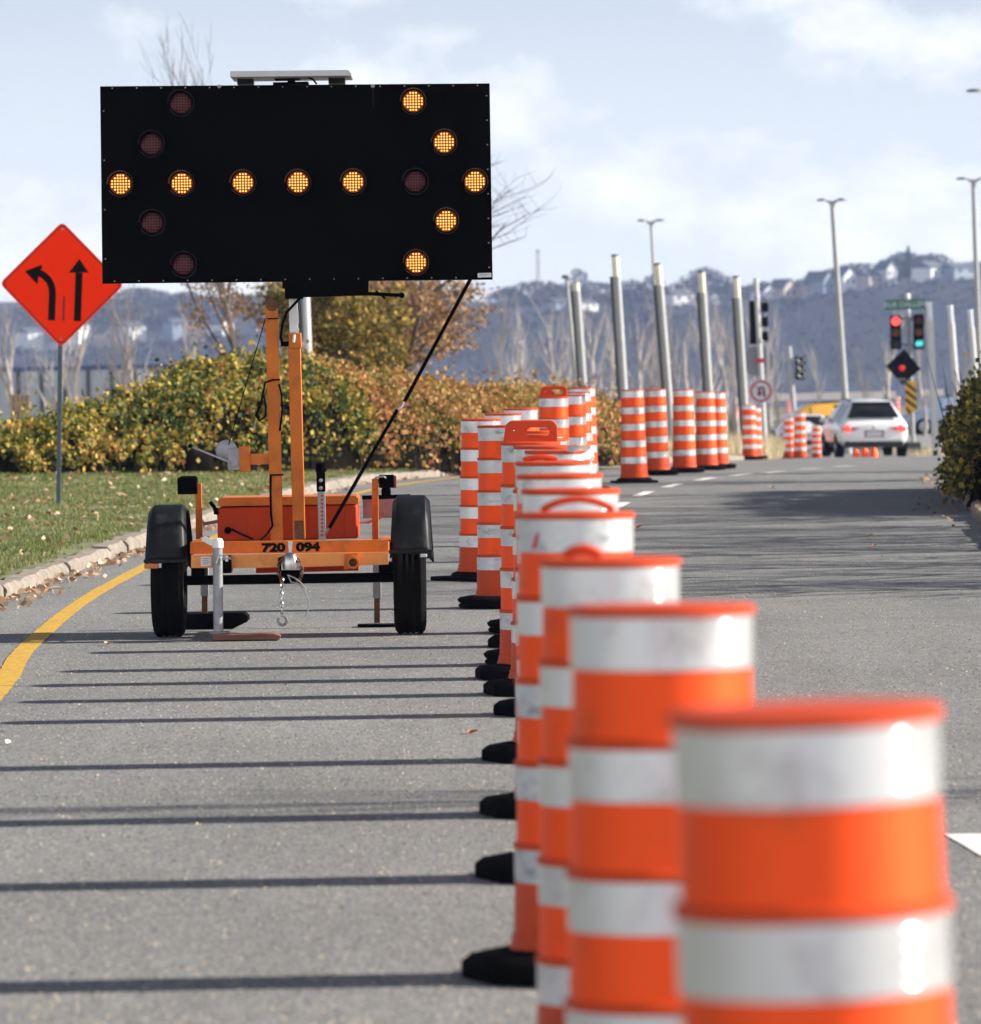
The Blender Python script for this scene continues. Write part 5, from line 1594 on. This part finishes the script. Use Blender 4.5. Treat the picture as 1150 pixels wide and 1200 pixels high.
# ------------------------------------------------------------------ signals and signs
YT = 180.
def signal_head(t, org, cx, ytop, ybot, Y, wpx, lamps, face=-1):
    """three-lamp housing; lamps = materials from top to bottom (front faces the camera when face is -1)"""
    a, c = at(cx - wpx/2, ybot, Y), at(cx + wpx/2, ytop, Y)
    W_, H_ = c.x - a.x, c.z - a.z
    ctr = Vector(((a.x+c.x)/2, Y, (a.z+c.z)/2))
    b = MB(org); b.box(ctr, (W_, .22, H_)); ho = b.build('signal_head', M['signal_black'], t, bevel=.02)
    for k, m_ in enumerate(lamps):
        q = ctr + Vector((0, face*.115, H_*(.33 - .33*k))); r_ = W_*.40
        if m_ == 'arrow':
            b = MB(org); b.lathe([(.001, .003), (r_, 0)], q, 20, rot=RX); b.build('lens', M['dim_green'], ho)
            b = MB(org)
            f_ = lambda u, v: q + Vector((u*r_*1.5, -.012, v*r_*1.5))
            b.add([f_(*p) for p in ((-.62, .0), (-.1, .55), (.0, .28), (.55, .5), (.6, -.2), (.25, -.55), (-.05, -.2), (-.3, -.62), (-.5, -.3))], [tuple(range(9))])
            b.build('lit_arrow', M['lit_cyan'], ho, fix=False)
        else:
            b = MB(org); b.lathe([(.001, .03), (r_*.5, .026), (r_, 0)], q, 24, rot=RX if face < 0 else RX @ Matrix.Rotation(math.pi, 3, 'X')); lo = b.build('lens', M[m_], ho)
        b = MB(org)
        b.lathe([(r_*1.1, 0), (r_*1.18, 0), (r_*1.15, .2), (r_*1.08, .2), (r_*1.1, 0)], q, 20, rot=RX @ Matrix.Rotation(R(-20), 3, 'Z') if face < 0 else RX @ Matrix.Rotation(math.pi, 3, 'X'), a0=0, a1=R(220))
        b.build('visor', M['signal_black'], ho)
    return ho
top = at(1063.5, 346, YT); low = at(1071, 529, YT)
org = Vector((low.x, YT, zp(YT)))
t = thing('traffic_light', org, 'traffic light with a lit red lamp and a lit green arrow beside the white car', 'traffic light')
b = MB(org); b.tube([org, top], .065, 14); b.box(org + Vector((0, 0, .12)), (.36, .36, .28)); b.build('post', M['pole'], t)
MB(org).lathe([(.001, .07), (.06, .05), (.085, 0), (.085, -.05), (.001, -.06)], top, 14).build('cap', M['pole_light'], t)
MB(org).box(org + Vector((0, 0, .14)), (.44, .44, .34)).build('footing', M['pole_dark'], t, bevel=.02)
signal_head(t, org, 1050, 369.5, 409.5, YT - .1, 12, ('lit_red', 'dim_amber', 'dim_green'))
signal_head(t, org, 1077, 368, 409.5, YT - .1, 12, ('dim_red', 'dim_amber', 'arrow'))
b = MB(org)
for y in (374, 404): b.bar(at(1050, y, YT), at(1077, y - .3, YT), .05, .05)
b.build('bracket', M['pole_dark'], t)
t = thing('street_name_sign', at(1061, 363, YT), 'green street name plate above the traffic light', 'sign')
so2 = t.location.copy()
b = MB(so2); Yp = YT - .12
b.prism([at(1037.5, 351.5, Yp), at(1084.5, 350, Yp), at(1084.5, 361.8, Yp), at(1037.5, 363.4, Yp)], (0, .03, 0)); b.build('sign_face', M['green_sign'], t)
b = MB(so2); text_mb(b, 'RUE DALLEN', .22, at(1061, 356.8, Yp - .006), (.9999, 0, .02), (-.02, 0, .9999), (0, -1, 0), .002, bold=.002); b.build('lettering', M['sign_white'], t, fix=False)
b = MB(so2)
for q in ((1064, 349.5), (1064.5, 365)): b.lathe([(.001, .06), (.05, .05), (.075, 0), (.05, -.05), (.001, -.06)], at(q[0], q[1], Yp - .06), 12)
b.build('clamp', M['pole_light'], t)
t = thing('diamond_sign', at(1060, 449, YT - .15), 'black diamond sign with a red beacon dot under the traffic light', 'sign'); so2 = t.location.copy()
b = MB(so2); b.prism([at(x, y, YT - .15) for x, y in ((1060, 408.5), (1079.5, 432), (1058, 451), (1038.5, 429))], (0, .02, 0)); b.build('sign_face', M['signal_black'], t)
MB(so2).lathe([(.001, .03), (.05, .028), (.085, .01), (.09, 0)], at(1057.5, 431.3, YT - .16), 20, rot=RX).build('glow', M['dot_red'], t)  # red reflector dot, a faint glow put into its material
MB(so2).box(at(1057, 444.5, YT - .16), (.26, .012, .06)).build('tab', M['sign_back'], t)
t = thing('hazard_marker', at(1068, 485, YT - .2), 'yellow and black striped hazard marker on the traffic light post', 'sign'); so2 = t.location.copy()
mk = [(1061, 447), (1073.5, 446.5), (1075, 479), (1069.5, 485), (1062.5, 485)]
b = MB(so2); b.prism([at(x, y, YT - .22) for x, y in mk], (0, .02, 0)); b.build('sign_face', M['haz_yellow'], t)
b = MB(so2)
for k in range(4):
    y = 446.5 + k*9.6
    q = [(1061.2 + .03*k, y), (1074 + .3*k, y + 10), (1074.2 + .3*k, y + 14), (1061.3 + .03*k, y + 4.2)]
    if k == 3: q = [(1062, 475.5), (1069, 483.5), (1066, 484.6), (1062.3, 480)]
    b.add([at(x, yy, YT - .224) for x, yy in q], [(0, 1, 2, 3)])
b.build('stripe', M['ink'], t, fix=False)
# signal seen from behind with a round sign back and the no-turn sign
Y2 = 172.
top = at(886, 326, Y2); low = at(893.5, 520, Y2); org = Vector((low.x + .1, Y2, zp(Y2)))
t = thing('traffic_light', org, 'traffic light seen from behind, dark housing left of the slender signal post', 'traffic light')
b = MB(org); b.tube([org, top], .075, 14); b.build('post', M['pole_light'], t)
b = MB(org); b.box(at(885.5, 378, Y2 + .12), (.34, .2, 1.26)); ho = b.build('signal_head', M['signal_black'], t, bevel=.02)
for k in range(3):
    MB(org).lathe([(.14, 0), (.15, .18), (.13, .18)], at(893, 360 + 17*k, Y2 + .1), 16, rot=Matrix.Rotation(R(90), 3, 'Y')).build('visor', M['signal_black'], ho)
for q in ((887, 349), (891.5, 400)): MB(org).lathe([(.001, .06), (.06, .04), (.08, 0), (.001, -.06)], at(q[0], q[1], Y2 - .08), 12).build('clamp', M['chrome'], t)
t = thing('octagon_sign', at(890, 440, Y2 + .1), 'grey round sign back with a small red reflector on the signal post', 'sign'); so2 = t.location.copy()
b = MB(so2); b.lathe([(.001, .015), (.47, .015), (.47, -.015), (.001, -.015)], at(888.5, 423, Y2 + .09), 8, rot=RX @ Matrix.Rotation(R(22.5), 3, 'Z'), smooth=False); b.build('sign_plate', M['sign_back'], t)
b = MB(so2); b.box(at(891.5, 422.5, Y2 - .1), (.25, .012, .13)); b.build('reflector', M['reflector_red'], t)
b = MB(so2); b.box(at(900.5, 422, Y2 + .02), (.10, .03, .85)); b.build('edge_plate', M['pole_light'], t)
t = thing('no_turn_sign', at(892, 470, Y2 - .12), 'white sign with a red ring crossing out a turn arrow beneath the round sign back', 'sign'); so2 = t.location.copy()
c = at(892, 458.3, Y2 - .12)
b = MB(so2); b.box(c + Vector((0, .01, 0)), (.68, .012, .66)); b.build('sign_plate', M['sign_white'], t)
b = MB(so2); b.lathe([(.255, 0), (.315, 0), (.315, .006), (.255, .006), (.255, 0)], c + Vector((0, 0, 0)), 32, rot=RX)
b.bar(c + Vector((-.2, -.008, .2)), c + Vector((.2, -.008, -.2)), .065, .012); b.build('ring', M['sign_red'], t)
b = MB(so2)
pts = [(.09, -.17), (.09, .02)] + [(.02 + .07*math.cos(R(a)), .04 + .07*math.sin(R(a))) for a in range(10, 181, 20)] + [(-.05, -.06)]
L_, R_ = band_pts(pts, .05)
b.add([c + Vector((q.x, -.0075, q.y)) for q in L_] + [c + Vector((q.x, -.0075, q.y)) for q in R_], [(i, i+1, len(pts)+i+1, len(pts)+i) for i in range(len(pts)-1)])
b.add([c + Vector(q) for q in ((-.12, -.0075, -.05), (.02, -.0075, -.05), (-.05, -.0075, -.16))], [(0, 1, 2)])
b.build('turn_arrow', M['ink'], t, fix=False)
Y3 = 215.
top = at(924.5, 406, Y3); low = at(933, 500, Y3); org = Vector((low.x, Y3, zp(Y3)))
t = thing('signal_post', org, 'slender grey post with a small three-ringed signal hung on its right side', 'traffic light')
MB(org).tube([org, top], .10, 12).build('post', M['pole'], t)
b = MB(org); b.box(at(938, 431, Y3), (.34, .22, .86)); ho = b.build('signal_head', M['signal_black'], t, bevel=.02)
for k in range(3):
    q = at(938.8 + .4*k, 421 + 9*k, Y3 - .12)
    MB(org).lathe([(.085, 0), (.12, .03), (.13, .1), (.115, .1)], q, 16, rot=RX).build('lens_ring', M['chrome'], ho)

# ------------------------------------------------------------------ cars
def car(name, label, loc, rz, paint, L_, W_, H_, suv, tails=None, cat='car'):
    t = thing(name, loc, label, cat, None, rz)
    hl, hw = L_/2, W_/2
    zb, zbelt = .30, H_*.60
    # stations: y, half width scale, bottom, belt, top, roof half width
    if suv: ST = [(-hl, .80, .42, zbelt*.86, zbelt*.90, .74), (-hl+.05, .93, .36, zbelt*.92, zbelt*.97, .80), (-hl+.12, .97, .33, zbelt, zbelt+.03, .80), (-hl+.32, .99, zb, zbelt, H_*.79, .70), (-hl+.62, 1, zb, zbelt, H_*.945, .60), (-hl+1.0, 1, zb, zbelt, H_*.985, .60),
                  (-.5, 1, zb, zbelt, H_, .60), (.35, 1, zb, zbelt, H_*.985, .60), (.75, 1, zb, zbelt, H_*.93, .60), (1.45, .99, zb, zbelt, zbelt+.05, .78), (hl-.35, .95, zb, zbelt*.90, zbelt*.94, .74), (hl-.05, .82, .34, zbelt*.72, zbelt*.76, .62), (hl, .76, .38, zbelt*.6, zbelt*.64, .6)]
    else: ST = [(-hl, .80, .40, zbelt*.86, zbelt*.92, .72), (-hl+.06, .93, .34, zbelt*.94, zbelt*.98, .78), (-hl+.5, .98, zb, zbelt, zbelt+.03, .78), (-hl+.85, .99, zb, zbelt, zbelt+.1, .74), (-hl+1.5, 1, zb, zbelt, H_*.96, .63), (-.25, 1, zb, zbelt, H_, .63),
                  (.3, 1, zb, zbelt, H_*.985, .63), (.62, 1, zb, zbelt, H_*.93, .63), (1.3, .99, zb, zbelt, zbelt+.05, .76), (hl-.35, .95, zb, zbelt*.88, zbelt*.92, .74), (hl-.05, .84, .32, zbelt*.7, zbelt*.74, .66), (hl, .78, .36, zbelt*.6, zbelt*.64, .6)]
    vs, fs = [], []
    for (y, ws, b0, bl, tp, rw) in ST:
        w_ = hw*ws
        half = [(0, b0), (w_*.82, b0), (w_*.97, b0+.12), (w_, (b0+bl)/2), (w_*.985, bl-.1), (w_*.95, bl), (hw*rw + (w_*.95-hw*rw)*.06, tp-.05 if tp > bl+.1 else tp-.015), (hw*rw*.86, tp), (0, tp + .015)]
        full = half + [(-x, z) for x, z in half[-2:0:-1]]
        vs += [Vector((x, y, z)) for x, z in full]
    n_ = 16
    for i in range(len(ST)-1):
        for k in range(n_): fs.append((i*n_+k, i*n_+(k+1) % n_, (i+1)*n_+(k+1) % n_, (i+1)*n_+k))
    fs += [tuple(range(n_)), tuple((len(ST)-1)*n_+k for k in range(n_))]
    b = MB(); b.add(vs, fs, 0, True); bo = b.build('body', paint, t)
    def V(i, k): return vs[i*n_ + k]
    def pane(name, q, inset=.07, off=.006, m_='glass'):
        c = sum(q, Vector())/4
        nrm = (q[2]-q[0]).cross(q[3]-q[1]).normalized()
        if nrm.dot(c - Vector((0, c.y*.5, .6))) < 0: nrm = -nrm
        qq = [p + (c - p)*inset + nrm*off for p in q]
        b = MB(); b.quad(*qq); return b.build(name, M[m_], t, fix=False)
    if suv:
        b = MB(); rows = []
        for i, f_ in ((2, .93), (3, .90), (4, .86)):
            xw = abs(V(i, 6).x) * f_; zz, yy = V(i, 8).z, V(i, 8).y
            if i == 2: yy += .05; zz += .07
            if i == 4: yy -= .03; zz -= .015
            off = Vector((0, -.030, .022))
            rows.append([Vector((-xw, yy, zz - .012)) + off, Vector((-xw*.5, yy, zz)) + off, Vector((xw*.5, yy, zz)) + off, Vector((xw, yy, zz - .012)) + off])
        b.add([p for r_ in rows for p in r_], [(i*4+k, i*4+k+1, (i+1)*4+k+1, (i+1)*4+k) for i in range(2) for k in range(3)], 0, True)
        b.build('rear_window', M['glass'], t, fix=False)
        for k0, k1 in ((5, 6), (11, 10)):
            pane('side_window', [V(4, k0), V(6, k0), V(6, k1), V(4, k1)], .10, .010); pane('side_window', [V(6, k0), V(8, k0), V(8, k1), V(6, k1)], .10, .010)
        pane('windscreen', [V(9, 6), V(8, 7), V(8, 9), V(9, 10)], .08, .02)
    else:
        pane('rear_window', [V(3, 6), V(4, 7), V(4, 9), V(3, 10)], .08, .02)
        for k0, k1 in ((5, 6), (11, 10)):
            pane('side_window', [V(4, k0), V(5, k0), V(5, k1), V(4, k1)], .08, .010); pane('side_window', [V(5, k0), V(7, k0), V(7, k1), V(5, k1)], .08, .010)
        pane('windscreen', [V(8, 6), V(7, 7), V(7, 9), V(8, 10)], .08, .02)
    b = MB(); b.box((0, -hl + .06, .36), (W_*.84, .16, .17)); b.build('bumper', M['carblack'], t, bevel=.04)
    for s_ in (-1, 1):
        b = MB(); zt = zbelt*.83
        b.prism([(s_*hw*.42, -hl+.02, zt+.03), (s_*hw*.90, -hl+.05, zt+.07), (s_*hw*.92, -hl+.05, zt-.06), (s_*hw*.60, -hl+.02, zt-.045)], (0, .12, 0)); b.v = [v - Vector((0, .055, 0)) for v in b.v]
        lo = b.build('tail_lamp', M['red_lens'], t, bevel=.012)
        if tails:
            b = MB(); b.lathe([(.001, .02), (.07, .015), (.085, 0)], (s_*hw*(.76), -hl-.045, zt+.012), 16, rot=RX); b.build('lit_lamp', M['lit_tail'], lo)
        for y in (-hl+.85, hl-.9):
            b = MB(); h = .11; r_ = .335
            rot = Matrix.Rotation(R(90), 3, 'Y')
            b.lathe([(.22, -h), (.31, -h), (r_, -h*.7), (r_, h*.7), (.31, h), (.22, h)], (s_*(hw-.10), y, r_-.005), 28, rot=rot); wo = b.build('wheel', M['tyre'], t)
            b = MB(); b.lathe([(.22, s_*h*.9), (.2, s_*h*.6), (.06, s_*h*.75), (.001, s_*h*.75)], (s_*(hw-.10), y, r_-.005), 20, rot=rot); b.build('rim', M['rim'], wo)
        b = MB(); b.box((s_*(hw+.07), .75, zbelt+.06), (.16, .09, .12)); b.build('mirror', paint, t, bevel=.03)
        if suv:
            b = MB(); b.tube([(s_*hw*.55, -hl+.9, H_*.985), (s_*hw*.56, -.4, H_+.02), (s_*hw*.55, .5, H_*.98)], .018, 8); b.build('roof_rail', M['carblack'], t)
    b = MB(); b.box((0, -hl-.012, zbelt*.68), (.40, .02, .13)); b.build('licence_plate', M['sign_white'], t, bevel=.004)
    b = MB(); b.box((0, -hl-.014, zbelt*.69), (.52, .012, .2)); b.v = [v + Vector((0, .008, 0)) for v in b.v]; b.build('plate_recess', M['plate'], t)
    b = MB(); b.lathe([(.001, .014), (.04, .012), (.05, 0)], (0, -hl+.0, zbelt*.87), 16, rot=RX); b.build('badge', M['chrome'], t)
    if suv:
        b = MB(); b.box((0, -hl+.56, H_*.96), (W_*.54, .22, .03)); b.build('spoiler', paint, t, bevel=.012)
    return t
YC = 157.
x = (1019.5 - CX) / FPX * YC
car('white_car', 'white hatchback-bodied car seen from behind with brake lamps lit', (x, YC + 2.25, zp(YC) - .01), R(3.5), M['carwhite'], 4.6, 1.86, 1.54, True, tails=True)
x = (945 - CX) / FPX * 184
car('white_car', 'second white car, low and half hidden behind drums left of the other white car', (x, 184, zp(184) - .01), R(2), M['carwhite'], 4.3, 1.72, 1.18, False)
x = (970 - CX) / FPX * 206
car('yellow_car', 'yellow-roofed car crossing behind the white cars', (x, 206, zp(206) + .02), R(97), M['caryellow'], 3.7, 1.75, 1.44, True)
x = (1122 - CX) / FPX * 232
car('blue_car', 'pale blue car at the far right half hidden by the bush', (x, 232, zp(232) + .02), R(93), M['carblue'], 4.5, 1.8, 1.5, True)
for k, (px, sc_) in enumerate(((1004, .9), (1014.5, 1.0), (1025, 1.05))):
    Yk = 153.; x = (px - CX) / FPX * Yk
    t = thing('traffic_cone', (x, Yk, zp(Yk)), ('small orange cone, leftmost of three behind the white car', 'small orange cone, middle of three behind the white car', 'small orange cone, rightmost of three behind the white car')[k], 'cone', 'small cones behind the white car')
    b = MB(); b.lathe([(.105*sc_, .015), (.10*sc_, .05), (.085*sc_, .17*sc_), (.05*sc_, .235*sc_), (.001, .245*sc_)], n=20); b.build('body', M['drum_reflect'], t)
    MB().box((0, 0, .008), (.27, .27, .016)).build('base', M['drum_plastic'], t)

# ------------------------------------------------------------------ barriers, wall, crate
YBr = 290.
def barrier(x0, x1, ytop, ybot, label, Y=YBr):
    a, c = at(x0, ybot, Y), at(x1, ytop, Y)
    org = Vector(((a.x+c.x)/2, Y, zp(Y)))
    t = thing('plank_barrier', org, label, 'barrier', 'long white and red barriers across the far road')
    n_ = max(2, int((c.x-a.x)/1.6))
    b = MB(org)
    for k in range(n_):
        xa = a.x + (c.x-a.x)*k/n_; xb = a.x + (c.x-a.x)*(k+1)/n_
        b.box(((xa+xb)/2, Y, (a.z+c.z)/2 + (xa - a.x)*math.tan(ROLL)), (xb-xa-.01, .1, c.z-a.z), None, 1 if k % 5 == 4 else 0)
    b.build('board', [M['barr_white'], M['barr_red']], t)
    for k in range(n_ // 2 + 1):
        x = a.x + (c.x-a.x)*k/(n_ // 2)
        MB(org).box((x, Y + .1, (zp(Y) + a.z)/2), (.08, .08, a.z - zp(Y) + .3)).build('post', M['pole_light'], t)
barrier(905, 1050, 459.5, 469.5, 'long pale barrier of white and red boards behind the cars')
barrier(1079, 1106, 456, 464, 'short pale barrier board right of the striped marker')
barrier(1082, 1108, 476, 484, 'low white barrier under the short one', 262)
barrier(860, 900, 465, 473, 'pale barrier board left of the no-turn sign')
# long panel wall far left
YL = 240.
a, c = at(-60, 476, YL), at(322, 431, YL)
org = Vector(((a.x + c.x)/2, YL, zp(YL)))
t = thing('panel_wall', org, 'long pale wall of panels with dark posts and a blue coping beyond the hedge', 'wall')
b = MB(org); n_ = 14; zt0 = at(-60, 437, YL).z; zt1 = at(322, 428, YL).z
MB(org).prism([(a.x, YL, zp(YL) - .2), (c.x, YL, zp(YL) - .2), (c.x, YL, zt1), (a.x, YL, zt0)], (0, .2, 0)).build('panels', M['wall_pale'], t)
MB(org).prism([(a.x - .1, YL - .08, zt0), (c.x + .1, YL - .08, zt1), (c.x + .1, YL - .08, zt1 + .16), (a.x - .1, YL - .08, zt0 + .16)], (0, .36, 0)).build('coping', M['coping'], t)
for k in range(n_ + 1):
    u = k / n_; x = a.x + (c.x - a.x)*u; zt = zt0 + (zt1 - zt0)*u
    MB(org).box((x, YL - .06, (zp(YL) + zt)/2), (.14, .1, zt - zp(YL))).build('post', M['pole_dark'], t)
YP = 110.
a, c = at(13, 508, YP), at(36, 462, YP)
g = Vector(((a.x + c.x)/2, YP, zp(YP) - .05))
t = thing('timber_crate', g, 'tall slatted timber crate at the left edge behind the hedge', 'crate')
W_ = c.x - a.x; H_ = c.z - g.z
for k in range(5):
    MB(g).box((a.x + W_*(k + .5)/5, YP - .15, g.z + H_/2), (W_/5*.72, .03, H_)).build('slat', M['pallet'], t)
for z in (.15, .5, .88):
    MB(g).box(((a.x+c.x)/2, YP - .115, g.z + H_*z), (W_, .04, .1)).build('rail', M['pallet'], t)
MB(g).box(((a.x+c.x)/2, YP + .12, g.z + H_/2), (W_*.96, .42, H_*.97)).build('case', M['bark'], t)
p = at(4.5, 504, 118); 
t = thing('parked_car', (p.x - 1.7, 119, zp(119) - .05), 'dark', 'car')
bpy.data.objects.remove(t)

# ------------------------------------------------------------------ haze
b = MB(); b.box((0, 1180, 29), (1640, 2560, 90))
hz = bpy.data.materials.new('thin air haze'); hz.use_nodes = True
t_ = hz.node_tree
for n_ in list(t_.nodes):
    if n_.type != 'OUTPUT_MATERIAL': t_.nodes.remove(n_)
pvn = t_.nodes.new('ShaderNodeVolumePrincipled')
pvn.inputs['Color'].default_value = (.44, .57, .93, 1)
pvn.inputs['Density'].default_value = .00012
pvn.inputs['Anisotropy'].default_value = 0.
t_.links.new(pvn.outputs[0], t_.nodes['Material Output'].inputs['Volume'])
hb_ = b.build('haze', hz)
tag(hb_, kind='stuff'); hb_['label'] = 'thin pale haze over the far bank'
